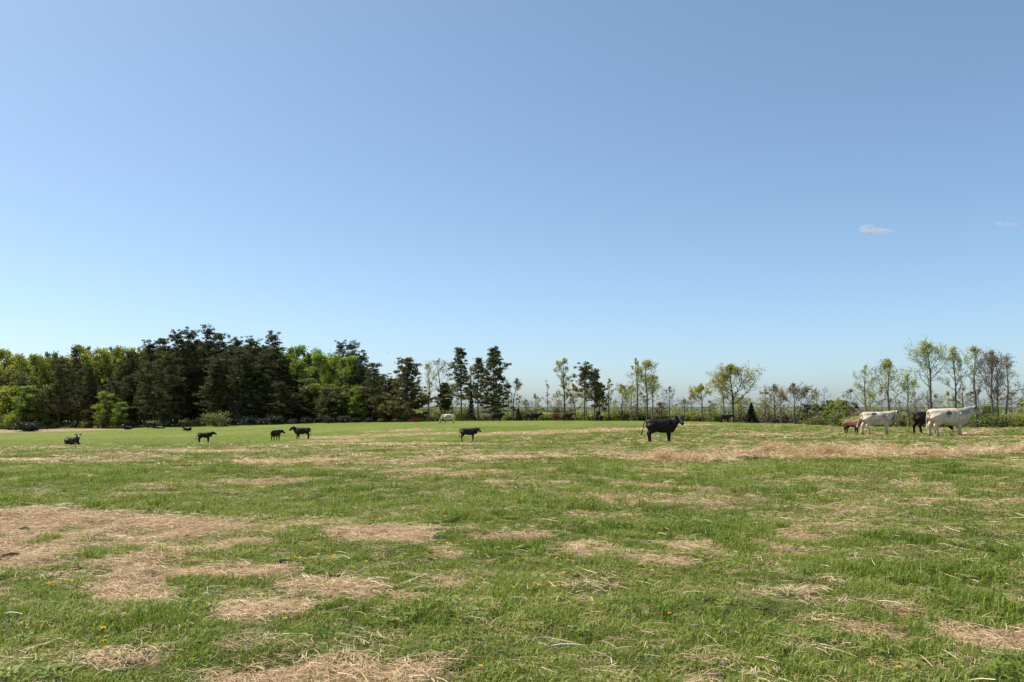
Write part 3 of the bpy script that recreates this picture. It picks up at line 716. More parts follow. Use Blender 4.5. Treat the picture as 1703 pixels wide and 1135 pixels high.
# --- hardwoods of the row, left to right: u, vtop, D, width, leaf, label, options
rowt = [
 (713, 604, 170, 34, M_LEAF_PALE, "pale nearly bare slender tree just right of the low-boughed pine", dict(clear=.25, leafn=900, up=1.1, fill=.8)),
 (735, 596, 172, 46, M_LEAF_GREYBUD, "tall wispy bare tree leaning behind the grazing white cow", dict(clear=.3, leafn=700, up=1.1, lean=-.1)),
 (752, 640, 168, 40, M_LEAF_OCHRE, "short pale-leaved tree at the left foot of the straight bare-trunked pine", dict(clear=.25, leafn=900, fill=.8)),
 (783, 606, 174, 30, M_LEAF_GREYBUD, "thin wispy tree top showing between the two tall pines", dict(clear=.4, leafn=500, up=1.2, fill=.7)),
 (853, 632, 160, 34, M_LEAF_GREYBUD, "crooked grey budding tree right of the tallest full pine", dict(clear=.3, leafn=1200, lean=.12, twist=1.6)),
 (890, 657, 175, 26, M_LEAF_GREYBUD, "small bare faint tree above the pair-of-black-cattle gap in the row", dict(clear=.2, leafn=350, fill=.7, up=1.1)),
 (910, 633, 165, 12, M_LEAF_PALE, "very thin pole-like young tree left of the dark brown cow", dict(clear=.35, leafn=260, fill=.5, up=1.1, rad=.11)),
 (926, 655, 172, 24, M_LEAF_OCHRE, "low yellow-green sapling directly behind the dark brown cow", dict(clear=.2, leafn=550, fill=.7)),
 (938, 597, 158, 32, M_LEAF_PALE, "tall narrow tree with pale green feathery crown rising behind the dark brown cow", dict(clear=.3, leafn=1900, up=1.4, fill=1.0, top_w=.8)),
 (957, 640, 162, 34, M_LEAF_OCHRE, "leaning yellow-green tree at the left of the middle pine clump", dict(clear=.3, leafn=900, lean=-.15)),
 (1012, 632, 160, 20, M_LEAF_PALE, "narrow tufted tree just right of the middle pine clump", dict(clear=.3, leafn=700, up=1.2, fill=.7)),
 (1034, 640, 156, 52, M_LEAF_PALE, "broad low pale-green tree between the pine clump and the tall twin trunks", dict(clear=.25, leafn=1500, twist=1.5)),
 (1049, 642, 162, 34, M_LEAF_OCHRE, "low ochre sapling at the left foot of the tall twin trunks", dict(clear=.2, leafn=800)),
 (1059, 597, 154, 22, M_LEAF_PALE, "tall thin straight tree with pale tip, left one of the twin trunks", dict(clear=.4, leafn=1000, up=1.3, fill=.8)),
 (1075, 601, 152, 50, M_LEAF_PALE, "tall wide grey-green airy tree, right one of the twin trunks above the black cow", dict(clear=.33, leafn=2600, up=1.1, fill=1.25)),
 (1083, 624, 157, 44, M_LEAF_OCHRE, "shorter forked tree leaning right beside the wide airy tree", dict(clear=.4, leafn=1000, lean=.12)),
 (1096, 672, 158, 22, M_LEAF_RED, "small reddish budding bushlike tree behind the black cow's back", dict(clear=.1, leafn=500, fill=.7)),
 (1113, 645, 165, 28, M_LEAF_GREYBUD, "bare twiggy tree above the black cow's head", dict(clear=.3, leafn=300, up=1.1, fill=.9)),
 (1137, 664, 155, 26, M_LEAF_GREYBUD, "low bare bent tree right of the black cow's head", dict(clear=.3, leafn=300, twist=2)),
 (1167, 641, 150, 44, M_LEAF_NEW, "round bright green young tree left of the big ochre oak", dict(clear=.35, leafn=2000, lean=-.05)),
 (1218, 608, 138, 86, M_LEAF_OCHRE, "big spreading oak with ochre new leaves behind the brown cow", dict(clear=.3, leafn=4200, up=.6, fill=1.35, rad=.24, lean=-.06)),
 (1202, 628, 141, 40, M_LEAF_OCHRE, "thin upright tree standing in front of the big ochre oak's left side", dict(clear=.45, leafn=700, up=1.1, rad=.13)),
 (1232, 660, 146, 44, M_LEAF_PALE, "low pale tree at the right edge of the big ochre oak", dict(clear=.2, leafn=800)),
 (1287, 641, 135, 46, M_LEAF_GREYBUD, "bare grey tree with straight trunk right of the dark cone cedar", dict(clear=.3, leafn=450, up=.8)),
 (1296, 655, 142, 26, M_LEAF_GREYBUD, "faint thin bare tree close right of the straight grey bare tree", dict(clear=.3, leafn=250, fill=.7)),
 (1270, 668, 148, 40, M_LEAF_PALE, "low pale-leaved tree between the cone cedar and the bare grey tree", dict(clear=.2, leafn=700)),
 (1322, 641, 132, 56, M_LEAF_GREYBUD, "wide V-branched budding tree left of the bright green tree", dict(clear=.38, leafn=1700, up=.9, forks=2, twist=1.3)),
 (1370, 644, 150, 30, M_LEAF_GREYBUD, "dead tree with whorled bare side branches behind the bright green tree", dict(clear=.25, leafn=0, up=.05, fill=.9)),
 (1438, 612, 106, 34, M_LEAF_PALE, "thin airy tree with faint leaves above the rump of the smaller white cow", dict(clear=.3, leafn=900, fill=.9)),
 (1477, 600, 92, 66, M_LEAF_NEW, "crooked tree with bright leaves mostly on its left side above the smaller white cow's head", dict(clear=.38, leafn=2600, bias=(-.35, 0), fill=1.1, twist=1.6)),
 (1508, 628, 98, 30, M_LEAF_PALE, "short airy tree above the half-hidden black cow", dict(clear=.25, leafn=900, up=.8)),
 (1548, 571, 90, 72, M_LEAF_PALE, "tallest spreading airy tree above the hips of the larger white cow", dict(clear=.42, leafn=2600, up=1.1, fill=1.2, lean=-.06, rad=.16)),
 (1587, 580, 92, 44, M_LEAF_PALE, "tall thin-leaved tree above the shoulders of the larger white cow", dict(clear=.42, leafn=1500, up=1.2, rad=.13)),
 (1542, 648, 104, 34, M_LEAF_GREYBUD, "small bare twiggy tree between the two airy trees' trunks", dict(clear=.2, leafn=250, fill=.9)),
 (1600, 640, 96, 22, M_LEAF_GREYBUD, "low bare sapling directly above the larger white cow's head", dict(clear=.3, leafn=250, fill=.8)),
 (1621, 578, 90, 44, M_LEAF_PALE, "slim straight tree right of the larger white cow's muzzle", dict(clear=.35, leafn=1000, up=1.1, rad=.12)),
 (1648, 586, 88, 58, M_LEAF_GREYBUD, "bare many-branched dark-trunked tree near the right edge", dict(clear=.33, leafn=1500, up=1.0, fill=1.3, rad=.15)),
 (1657, 596, 93, 42, M_LEAF_GREYBUD, "paler bare tree close behind the many-branched bare tree", dict(clear=.35, leafn=900, up=1.1)),
 (1668, 596, 97, 52, M_LEAF_GREYBUD, "outward-bending bare tree, last of the tall ones at the right", dict(clear=.3, leafn=900, lean=.16, twist=1.6)),
 (1697, 665, 120, 30, M_LEAF_PALE, "small leafy tree cut by the right edge of the view", dict(clear=.15, leafn=700)),
]
for i, (u, vt, D, w, leaf, lab, kw) in enumerate(rowt):
    px_tree('open', u, vt, D, w, lab, 400 + i, leaf=leaf, bark=M_BARK if i % 3 else M_BARK_PALE, leafs=.12 if D < 120 else .19, **kw)
px_tree('clump', 1387, 668, 126, 34, "bushy bright green tree right of the dead tree", 460, leaf=M_LEAF_GREEN, n=2600, nclump=36, base=.1)

# --- the wood on the left
def wood():
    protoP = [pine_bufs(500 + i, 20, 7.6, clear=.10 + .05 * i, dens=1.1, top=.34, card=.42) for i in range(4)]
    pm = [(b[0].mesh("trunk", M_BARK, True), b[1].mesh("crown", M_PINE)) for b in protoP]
    dm = {}
    for key, leaf, sd in (("new", M_LEAF_NEW, 520), ("green", M_LEAF_GREEN, 530), ("olive", M_LEAF_OLIVE, 540)):
        dm[key] = []
        for i in range(2):
            b = clump_tree(sd + i, 16, 7.5, base=.08); dm[key].append((b[0].mesh("trunk", M_BARK, True), b[1].mesh("crown", leaf)))
    def put(kind, u, vtop, D, wpx, label, i, grp=WOODG):
        p = at(u, D); H = top_h(u, vtop, D)
        ms = pm[i % 4] if kind == 'pine' else dm[kind][i % 2]
        H0, W0 = (20, 7.6) if kind == 'pine' else (16, 7.5)
        e = link("pine_tree" if kind == 'pine' else "leafy_tree", None)
        e.location = p; e.rotation_euler.z = R.uniform(0, 6.28); e.scale = (wpx / F_PX * D / W0, wpx / F_PX * D / W0, H / H0)
        link("trunk", ms[0], e); link("crown", ms[1], e)
        tag(e, label, "tree", grp)
    pines = [(250, 572, 183, 46, "pine at the left shoulder of the tall pine stand, lower than its neighbours"),
             (270, 566, 181, 44, "second step of the rising pine tops from the stand's left shoulder"),
             (292, 556, 182, 46, "pine with rounded head left of the highest pine tops"),
             (314, 553, 184, 44, "twin-headed pine left of the very highest pine top"),
             (345, 548, 183, 44, "highest pine of the whole wood, thin tip standing proud"),
             (364, 558, 181, 44, "broad pine directly right of the highest one"),
             (393, 566, 182, 44, "flat-headed pine right of centre in the tall stand"),
             (418, 567, 184, 42, "pine with peaked top next before the gap in the stand"),
             (452, 558, 180, 50, "detached tall pine with tufted head at the stand's right end"),
             (470, 600, 178, 48, "lower pine with dark boughs reaching right under the tufted head"),
             (566, 574, 186, 26, "narrow pine tip poking above the bright green trees"),
             (582, 573, 184, 44, "pine behind the right end of the bright green trees"),
             (602, 592, 178, 46, "pine on the falling slope of tops at the wood's right end"),
             (620, 606, 172, 44, "next lower pine on the falling slope of tops"),
             (636, 625, 168, 42, "last low pine before the lone pine at the wood's right end"),
             (101, 598, 176, 44, "lone dark pine among yellow-green trees in the wood's left part"),
             (124, 580, 184, 26, "thin dark pine spire beside the lone dark pine"),
             (214, 588, 180, 46, "pine in front of bright yellow-green tops left of the tall stand")]
    for i, (u, v, D, w, lab) in enumerate(pines): put('pine', u, v, D, w, lab, i)
    fill = "dark pine packed among its like in the shaded face of the wood"
    for i in range(34):
        u = R.uniform(130, 480) if i < 25 else R.uniform(495, 640)
        ceilv = np.interp(u, [120, 200, 250, 345, 450, 480, 520, 600, 640], [605, 600, 588, 575, 580, 610, 640, 625, 640])
        put('pine', u, ceilv + R.uniform(0, 50), R.uniform(170, 180), R.uniform(36, 54), fill, i)
    dec = [("new", 8, 579, 186, 44, "yellow-green tree at the very left edge of the wood"), ("new", 32, 586, 182, 46, "second yellow-green tree from the wood's left edge"),
           ("new", 62, 588, 184, 44, "low-topped yellowish tree left of the lone dark pine"), ("olive", 84, 580, 188, 38, "olive tree behind the lone dark pine's left side"),
           ("new", 135, 572, 190, 44, "pale round-topped tree above and behind the thin pine spire"), ("new", 165, 576, 190, 46, "bright yellow tree top left of the tall pine stand"),
           ("new", 188, 574, 190, 40, "brightest yellow-green tree top over the pines"), ("new", 212, 575, 190, 40, "yellow-green top filling up to the pine stand"), ("new", 236, 575, 192, 34, "last yellow-green top against the pine stand's left shoulder"),
           ("green", 492, 572, 184, 50, "tall fresh green tree right of the detached pine"), ("green", 520, 578, 186, 46, "fresh green tree second from the detached pine"),
           ("green", 530, 586, 178, 52, "brightest lime green tree at the centre of the green group"), ("green", 556, 586, 180, 36, "narrow green tree right of the lime green one"),
           ("green", 575, 590, 176, 50, "wide fresh green tree with hanging foliage in front of the right-hand pines"), ("green", 594, 640, 172, 40, "low green tree with drooping foliage under the right-hand pines"),
           ("olive", 512, 626, 176, 44, "half-shaded olive tree under the fresh green group"), ("olive", 545, 636, 174, 40, "brownish bare-limbed tree under the lime green tree"), ("olive", 565, 640, 172, 36, "dull olive tree right of the brownish one"),
           ("new", 18, 640, 174, 52, "low bright leafy tree at the wood's left foot"), ("green", 45, 640, 172, 44, "mid-green tree below the yellowish ones"), ("olive", 72, 636, 174, 46, "grey-olive tree left of the lone dark pine's trunk"),
           ("olive", 0, 610, 178, 50, "olive tree at the picture's left border"), ("green", 180, 650, 168, 40, "small bright green tree in front of the pines' shade"), ("green", 203, 668, 166, 28, "little bright green sapling at the foot of the pines")]
    for i, (k, u, v, D, w, lab) in enumerate(dec): put(k, u, v, D, w, lab, i)
    for i in range(10): put("new" if i % 2 else "olive", R.uniform(-60, 110), R.uniform(600, 640), R.uniform(175, 186), R.uniform(38, 52), "yellow-green tree crowded among others at the wood's left", i)
    # depth of the wood behind the front rows
    P, rot, scl, idx, tone = [], [], [], [], []
    g = np.random.default_rng(77)
    for _ in range(620):
        u = g.uniform(-500, 640); D = g.uniform(188, 260); 
        if u > 560: D = min(D, 200)
        p = at(u, D); vt = np.interp(u, [0, 110, 240, 345, 450, 500, 570, 640], [596, 590, 585, 572, 580, 588, 590, 632]) + g.uniform(0, 30)
        H = max(6, top_h(u, vt, D)); P.append(p); rot.append((0, 0, g.uniform(0, 6.28)))
        pine = 235 < u < 470 or u > 570
        idx.append(g.integers(0, 2) if pine else g.integers(2, 6)); h0 = 20 if pine else 16
        scl.append((H / h0 * 1.05, H / h0 * 1.05, H / h0)); tone.append(g.random())
    for _ in range(200):                                                # beyond the left edge of the view
        x = g.uniform(-330, -118); y = g.uniform(120, 185)
        if x / y > -.72: continue
        P.append(Vector((x, y, gz(x, y)))); rot.append((0, 0, g.uniform(0, 6.28))); idx.append(g.integers(0, 6)); scl.append((1, 1, 1)); tone.append(g.random())
    prot = []
    for (tm, cm) in (pm[0], pm[2], dm["new"][0], dm["green"][1], dm["olive"][0], dm["new"][1]):
        ob = bpy.data.meshes.new("wood_tree")
        import bmesh
        bm = bmesh.new(); bm.from_mesh(tm); bm.from_mesh(cm); 
        nt_ = len(tm.polygons)
        bm.faces.ensure_lookup_table()
        for f in bm.faces[nt_:]: f.material_index = 1
        bm.to_mesh(ob); bm.free(); ob.materials.append(tm.materials[0]); ob.materials.append(cm.materials[0]); prot.append(ob)
    scatter("wood_depth", prot, P, rot, scl, idx, tone, "mass of pines and hardwoods filling the wood behind its front trees", "wood")
    # undergrowth along the foot of the wood
    bm_ = []
    for i, (leaf) in enumerate((M_LEAF_OLIVE, M_LEAF_GREEN, M_LEAF_GREYBUD, M_CEDAR)):
        b = bush_bufs(600 + i, 2.4, 4.0, n=1300, card=.28); bm_.append((b[0].mesh("stems", M_BARK, True), b[1].mesh("foliage", leaf)))
    for i in range(26):
        u = -30 + i * 26 + R.uniform(-6, 6)
        D = np.interp(u, [0, 300, 640], [174, 166, 163]) + R.uniform(-1, 2); p = at(u, D)
        k = R.choice([0, 3, 3, 3, 3, 0]); s = R.uniform(.35, .75)
        e = link("shade_bush", None); e.location = p; e.scale = (s * 1.1, s * 1.1, s); e.rotation_euler.z = R.uniform(0, 6.28)
        link("stems", bm_[k][0], e); link("foliage", bm_[k][1], e)
        tag(e, "shaded undergrowth bush at the foot of the wood on the left", "bush", "bushes along the foot of the left wood")
    return bm_
bush_meshes = wood()
def bush(u, vtop, D, wpx, leaf, label, seed, group="scrub bushes in the far tree row", n=1200, card=.22, name="scrub_bush"):
    H = max(.5, top_h(u, vtop, D)); W = wpx / F_PX * D
    b = bush_bufs(seed, H, W, n=n, card=card, stems=10)
    p = at(u, D)
    return tree(name, b, M_BARK, leaf, p, label, "bush", group, crown="foliage")
bush(50, 706, 158, 50, M_CEDAR, "low wide dark green bramble mound at the left edge of the meadow", 620, group="", n=2600, card=.26, name="bramble_mound")
bush(362, 688, 163, 44, M_LEAF_OLIVE, "brown-tinged bush under the highest pines", 621, n=1500)
bush(22, 690, 168, 30, M_LEAF_GREEN, "bright green bush under the wood's left edge", 622)
bush(1655, 690, 84, 50, M_LEAF_OLIVE, "olive bush at the foot of the dark-trunked bare tree", 624, card=.15)
bush(1632, 676, 92, 54, M_LEAF_GREEN, "fresh green bush right of the larger white cow's muzzle", 625, card=.16, n=1600)
bush(1600, 673, 100, 34, M_LEAF_NEW, "yellow-green bush behind the larger white cow's head", 626, card=.16)
bush(1350, 697, 120, 44, M_LEAF_OLIVE, "low olive bush left of the brown calf", 627, card=.2, n=1500)
bush(1397, 697, 108, 36, M_LEAF_GREEN, "low green bush directly behind the brown calf", 628, card=.18, n=1400)
bush(994, 684, 152, 10, M_CEDAR, "small black-green bush below the middle pine clump", 629, n=500)
bush(921, 688, 158, 22, M_LEAF_RED, "russet bush left of the dark brown cow", 630, n=600)
bush(905, 691, 158, 26, M_LEAF_GREEN, "low green bush between the black cattle and the dark brown cow", 631, n=800)
# scrub filling the row: copies of shared meshes
def scrub():
    kinds = []
    for i, leaf in enumerate((M_LEAF_OLIVE, M_LEAF_NEW, M_LEAF_PALE, M_LEAF_GREYBUD, M_LEAF_OLIVE)):
        b = bush_bufs(640 + i, 2.6, 4.2, n=1300, card=.24); kinds.append((b[0].mesh("stems", M_BARK, True), b[1].mesh("foliage", leaf)))
    def one(u, D, H, s, lab, grp):
        k = R.randrange(5); e = link("scrub_bush", None); e.location = at(u, D); e.rotation_euler.z = R.uniform(0, 6.28)
        e.scale = (s, s, H / 2.6); link("stems", kinds[k][0], e); link("foliage", kinds[k][1], e); tag(e, lab, "bush", grp)
    for i in range(58):
        u = 645 + i * 11.6 + R.uniform(-4, 4)
        D = np.interp(u, [640, 1100, 1300, 1400], [172, 168, 152, 140]) + R.uniform(-4, 6)
        one(u, D, max(1.2, top_h(u, 681 + R.uniform(0, 11), D)), R.uniform(.8, 1.3), "tangled scrub bush in the row behind the far cattle", "scrub behind the far cattle")
    for i in range(34):
        u = 1385 + i * 11 + R.uniform(-5, 5); D = R.uniform(98, 125)
        one(u, D, max(1.2, top_h(u, 682 + R.uniform(0, 14), D)), R.uniform(.5, .95), "olive scrub bush in the row behind the white cows", "scrub behind the white cows")
scrub()
def saplings():
    kinds = []
    for i, leaf in enumerate((M_LEAF_GREYBUD, M_LEAF_PALE, M_LEAF_OCHRE, M_LEAF_OLIVE, M_LEAF_NEW, M_LEAF_GREYBUD)):
        b = grow(800 + i, 7, 3.4, clear=.22, leafn=420, leafs=.2, up=1.0, fill=.7, lean=R.uniform(-.15, .15), twist=1.4, rad=.08)
        kinds.append((b[0].mesh("trunk", M_BARK if i % 2 else M_BARK_PALE, True), b[1].mesh("crown", leaf)))
    def one(u, D, H, w, lab, grp):
        k = R.randrange(6); e = link("sapling_tree", None); e.location = at(u, D); e.rotation_euler.z = R.uniform(0, 6.28)
        e.scale = (w, w, H / 7); link("trunk", kinds[k][0], e); link("crown", kinds[k][1], e); tag(e, lab, "tree", grp)
    for i in range(27):
        u = 700 + i * 25 + R.uniform(-7, 7); D = np.interp(u, [640, 1100, 1300, 1400], [170, 163, 148, 138]) + R.uniform(-3, 8)
        one(u, D, top_h(u, R.uniform(648, 676), D), R.uniform(.7, 1.3), "thin half-bare sapling among the scrub behind the far cattle", "saplings among the scrub behind the far cattle")
    for i in range(16):
        u = 1400 + i * 19 + R.uniform(-8, 8); D = R.uniform(98, 118)
        one(u, D, top_h(u, R.uniform(645, 672), D), R.uniform(.5, .9), "thin half-bare sapling in the scrub behind the white cows", "saplings in the scrub behind the white cows")
saplings()
# the knoll of trees behind the bright green tree
for i, (u, v, w, k, lab) in enumerate([(1338, 680, 40, M_LEAF_OLIVE, "left-hand dark tree of the distant knoll"), (1352, 674, 38, M_CEDAR, "dark evergreen on the distant knoll left of the bright green tree"),
        (1378, 668, 40, M_CEDAR, "highest dark tree on the distant knoll"), (1396, 667, 36, M_LEAF_OLIVE, "round olive tree on the distant knoll right of the bright green tree"),
        (1412, 670, 34, M_LEAF_OLIVE, "tan-green tree falling off the knoll's right side"), (1310, 684, 40, M_LEAF_OLIVE, "low olive tree left of the distant knoll"),
        (1240, 682, 44, M_LEAF_OLIVE, "hazy round tree far behind the ochre oak"), (1262, 684, 36, M_LEAF_OLIVE, "hazy low tree far behind the cone cedar")]):
    px_tree('clump', u, v - 2, 205, w * 1.5, lab, 660 + i, leaf=k, n=2200, nclump=30, base=.02, card=.45, group="distant trees beyond the row")

# --- far woods over the low country
def far_wood():
    g = np.random.default_rng(5)
    protos = []
    for i in range(5):
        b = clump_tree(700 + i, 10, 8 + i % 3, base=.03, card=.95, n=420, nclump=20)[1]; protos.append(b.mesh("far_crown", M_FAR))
    P, rot, scl, idx, tone = [], [], [], [], []
    for _ in range(5200):
        D = math.exp(g.uniform(math.log(190), math.log(3200))); u = g.uniform(560, 2150) if D < 400 else g.uniform(-200, 2150)
        x = (u - CU) / F_PX * D; z = gz(x, D)
        vt = 682 + 3.5 * float(fbm(np.array([x / 70.]), np.array([D / 70.]), 90, 3)[0]) + g.uniform(0, 5)
        drop = EYE - z; H = drop - (vt - HOR) / F_PX * D
        H = min(max(H, 3.5), 15) * g.uniform(.8, 1.0)
        if D < 260: H = min(H, 7)
        P.append((x, D, z)); rot.append((0, 0, g.uniform(0, 6.28))); s = max(H / 10 * g.uniform(.9, 1.3), D / 900)
        scl.append((s, s, H / 10)); idx.append(g.integers(0, 5)); tone.append(np.clip(.5 + .7 * float(fbm(np.array([x / 40.]), np.array([D / 60.]), 95, 2)[0]) + g.normal(0, .15), 0, 1))
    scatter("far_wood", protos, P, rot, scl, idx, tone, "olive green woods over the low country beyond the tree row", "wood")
far_wood()

# ------------------------------------------------------------------ cattle
def hair_mat(name, rough=.55):
    m, nt, out = nmat(name)
    c = attr(nt, "coat")
    tc = nt.nodes.new("ShaderNodeTexCoord")
    n = nt.nodes.new("ShaderNodeTexNoise"); n.inputs["Scale"].default_value = 22; n.inputs["Detail"].default_value = 6
    mp = nt.nodes.new("ShaderNodeMapping"); mp.inputs["Scale"].default_value = (.6, 1, 1.6)
    nt.links.new(tc.outputs["Object"], mp.inputs[0]); nt.links.new(mp.outputs[0], n.inputs["Vector"])
    r = ramp(nt, n.outputs["Fac"], [(.3, (.72, .72, .72)), (.7, (1.2, 1.2, 1.2))])
    mx = nt.nodes.new("ShaderNodeMix"); mx.data_type = 'RGBA'; mx.blend_type = 'MULTIPLY'; mx.inputs[0].default_value = 1
    nt.links.new(c.outputs["Color"], mx.inputs[6]); nt.links.new(r, mx.inputs[7])
    p = nt.nodes.new("ShaderNodeBsdfPrincipled"); p.inputs["Roughness"].default_value = rough; p.inputs["Specular IOR Level"].default_value = .25
    nt.links.new(mx.outputs[2], p.inputs["Base Color"])
    b = nt.nodes.new("ShaderNodeBump"); b.inputs["Strength"].default_value = .25; b.inputs["Distance"].default_value = .01
    nt.links.new(n.outputs["Fac"], b.inputs["Height"]); nt.links.new(b.outputs[0], p.inputs["Normal"])
    nt.links.new(p.outputs[0], out.inputs[0]); return m
M_COAT = hair_mat("cattle_coat")
M_EYE = simple_mat("dark_eye", (.01, .008, .006), (.015, .01, .008), 5, .15, 0, spec=.6)

def loft(buf, rings, n=16, close=True):
    """rings: (centre, axis_side, axis_up, half_w, half_h)"""
    V = []; th = np.arange(n) / n * 2 * np.pi
    c_, s_ = np.cos(th), np.sin(th); e = .74
    cc = np.sign(c_) * np.abs(c_) ** e; ss = np.sign(s_) * np.abs(s_) ** e
    for (c, a, b, hw, hh) in rings: V.append(np.array(c) + cc[:, None] * np.array(a) * hw + ss[:, None] * np.array(b) * hh)
    V = np.concatenate(V); k = len(rings)
    Q = [[i * n + j, i * n + (j + 1) % n, (i + 1) * n + (j + 1) % n, (i + 1) * n + j] for i in range(k - 1) for j in range(n)]
    base = len(V); V = np.concatenate([V, [rings[0][0], rings[-1][0]]])
    T = [[base, (j + 1) % n, j] for j in range(n)] + [[base + 1, (k - 1) * n + j, (k - 1) * n + (j + 1) % n] for j in range(n)]
    buf.add(V, Q, T)
def limb(buf, pts, rad, n=10, squash=None):
    pts = [np.array(p, float) for p in pts]; P = []; Rr = []
    for i in range(len(pts) - 1):                            # round the joints a little
        for t in (0, .33, .66): P.append(pts[i] * (1 - t) + pts[i + 1] * t); Rr.append(rad[i] * (1 - t) + rad[i + 1] * t)
    P.append(pts[-1]); Rr.append(rad[-1]); P = np.array(P)
    tan = np.gradient(P, axis=0); tan /= np.linalg.norm(tan, axis=1)[:, None] + 1e-9
    rings = []
    ref = np.array([0, 1.0, 0])
    for i in range(len(P)):
        a = ref - tan[i] * ref.dot(tan[i]); a /= np.linalg.norm(a) + 1e-9; b = np.cross(tan[i], a)
        sq = 1 if squash is None else squash
        rings.append((P[i], a, b, Rr[i] * sq, Rr[i]))
    e0 = (P[0] - tan[0] * Rr[0] * .5, rings[0][1], rings[0][2], rings[0][3] * .6, rings[0][4] * .6)
    e1 = (P[-1] + tan[-1] * Rr[-1] * .35, rings[-1][1], rings[-1][2], rings[-1][3] * .6, rings[-1][4] * .6)
    loft(buf, [e0] + rings + [e1], n)
def cow_mesh(name, pose, coat, voxel=.024):
    """one continuous body; local +x is forward, feet at z = 0; adult size (withers 1.35 m)"""
    P = dict(calf=False, lying=False, yaw=0.0, headz=1.42, headx=1.28, grazing=False, stride=0.0, tail='hang', udder=True, fat=1.0, pitch=-.45, st=.06); P.update(pose)
    b = Buf(); y = np.array([0, 1.0, 0]); z = np.array([0, 0, 1.0])
    dz = -.62 if P['lying'] else 0.0
    f = P['fat']; cf = .88 if P['calf'] else 1.0
    tr = [(-.84, 1.14, .09, .12), (-.78, 1.10, .20, .21), (-.64, 1.04, .27, .31), (-.45, 1.00, .285, .345), (-.2, .965, .31 * f, .375 * f), (.05, .945, .345 * f, .405 * f),
          (.3, .95, .335 * f, .405 * f), (.5, .975, .285, .39), (.66, 1.01, .225, .355), (.78, 1.04, .175, .29), (.86, 1.06, .13, .22)]
    rings = []
    for (x, zc, hw, hh) in tr:
        hh2 = hh * (cf if P['calf'] else 1); zc2 = 1.36 - (1.36 - zc) if not P['calf'] else zc + (hh - hh2) * .9
        rings.append(((x, 0, zc2 + dz), y, z, hw * (cf if P['calf'] else 1), hh2))
    loft(b, rings, 20)
    nb_dew = (.98, 0, 1.02 + dz * .9)
    # hips, withers, brisket
    limb(b, [(-.55, -.25, 1.25 + dz), (-.55, .25, 1.25 + dz)], [.075, .075]); limb(b, [(-.82, -.13, 1.17 + dz), (-.82, .13, 1.17 + dz)], [.06, .06])
    for sg in (-1, 1): limb(b, [(.42, .25 * sg, 1.12 + dz), (.52, .24 * sg, .85 + dz)], [.09, .11])
    limb(b, [(.45, 0, 1.26 + dz), (.6, 0, 1.27 + dz), (.75, 0, 1.22 + dz)], [.10, .11, .10])
    if not P['calf']:
        limb(b, [(.5, 0, .64 + dz), (.70, 0, .68 + dz), (.86, 0, .86 + dz), nb_dew], [.10, .12, .10, .08])
    # neck and head
    hx, hz, yaw = P['headx'], P['headz'] + (dz * .8 if P['lying'] else 0), P['yaw']
    nb = np.array([.72, 0, 1.06 + dz])
    if P['grazing']: poll = np.array([1.22, .02, .55]); 
    else: poll = np.array([.72 + (hx - .72) * math.cos(yaw * .55), (hx - .72) * math.sin(yaw * .55), hz])
    m1 = nb * .62 + poll * .38 + np.array([0, 0, .02]); m2 = nb * .25 + poll * .75 + np.array([0, 0, .01])
    dirn = poll - nb; dirn /= np.linalg.norm(dirn)
    side = np.cross(z, dirn); side /= np.linalg.norm(side); upn = np.cross(dirn, side)
    loft(b, [(nb - dirn * .12, side, upn, .19, .33), (nb + dirn * .05, side, upn, .18, .31), (m1, side, upn, .15, .26), (m2, side, upn, .12, .195), (poll + dirn * .03, side, upn, .09, .115)], 14)
    hd = np.array([math.cos(yaw) * math.cos(P['pitch']), math.sin(yaw) * math.cos(P['pitch']), math.sin(P['pitch'])])
    if P['grazing']: hd = np.array([.35, .05, -1.0]); hd /= np.linalg.norm(hd)
    hs = np.cross(z, hd); hs /= np.linalg.norm(hs); hu = np.cross(hd, hs)
    s = 1.14 if P['calf'] else 1.2
    head = [(-.07, .0, .08, .08), (0, 0, .112, .125), (.10, -.012, .112, .145), (.20, -.03, .092, .135), (.30, -.045, .078, .108), (.39, -.055, .078, .09), (.445, -.058, .076, .075), (.49, -.053, .045, .04)]
    loft(b, [(poll + hd * (x * s) + hu * (o * s), hs, hu, w * s, h * s) for (x, o, w, h) in head], 14)
    for sg in (-1, 1):                                       # ears
        e0 = poll + hs * sg * .09 * s + hu * .03; e1 = e0 + hs * sg * .11 * s + hu * .05 - hd * .05; e2 = e0 + hs * sg * .19 * s + hu * .03 - hd * .12
        limb(b, [e0, e1, e2], [.036 * s, .065 * s, .025 * s], 8)
    # legs
    L = []
    st = P['stride']
    if not P['lying']:
        for sg, k in ((-1, 1), (1, -1)):
            yy = .165 * sg; o = st * k
            limb(b, [(-.60, yy * .9, 1.0), (-.50 + o * .3, yy * 1.1, .74), (-.70 + o * .6, yy, .50), (-.655 + o * .9, yy, .30), (-.65 + o, yy, .12), (-.60 + o, yy, .03)], [.27, .19, .094, .07, .062, .072], 12, squash=.78)
            limb(b, [(.56, yy * .8, .95), (.47 - o * .2, yy * .95, .70), (.50 - o * .6, yy * .95, .42), (.50 - o * .8, yy * .95, .26), (.50 - o, yy * .95, .11), (.53 - o, yy * .95, .03)], [.2, .135, .084, .064, .058, .07], 12, squash=.84)
    else:
        for sg in (-1, 1):
            limb(b, [(-.55, .2 * sg, .38), (-.15, .34 * sg, .34), (-.5, .38 * sg, .09), (-.15, .42 * sg, .06)], [.22, .15, .07, .05], 10)
            limb(b, [(.5, .16 * sg, .34), (.66, .22 * sg, .12), (.95, .2 * sg, .10), (.72, .16 * sg, .05)], [.15, .09, .07, .05], 10)
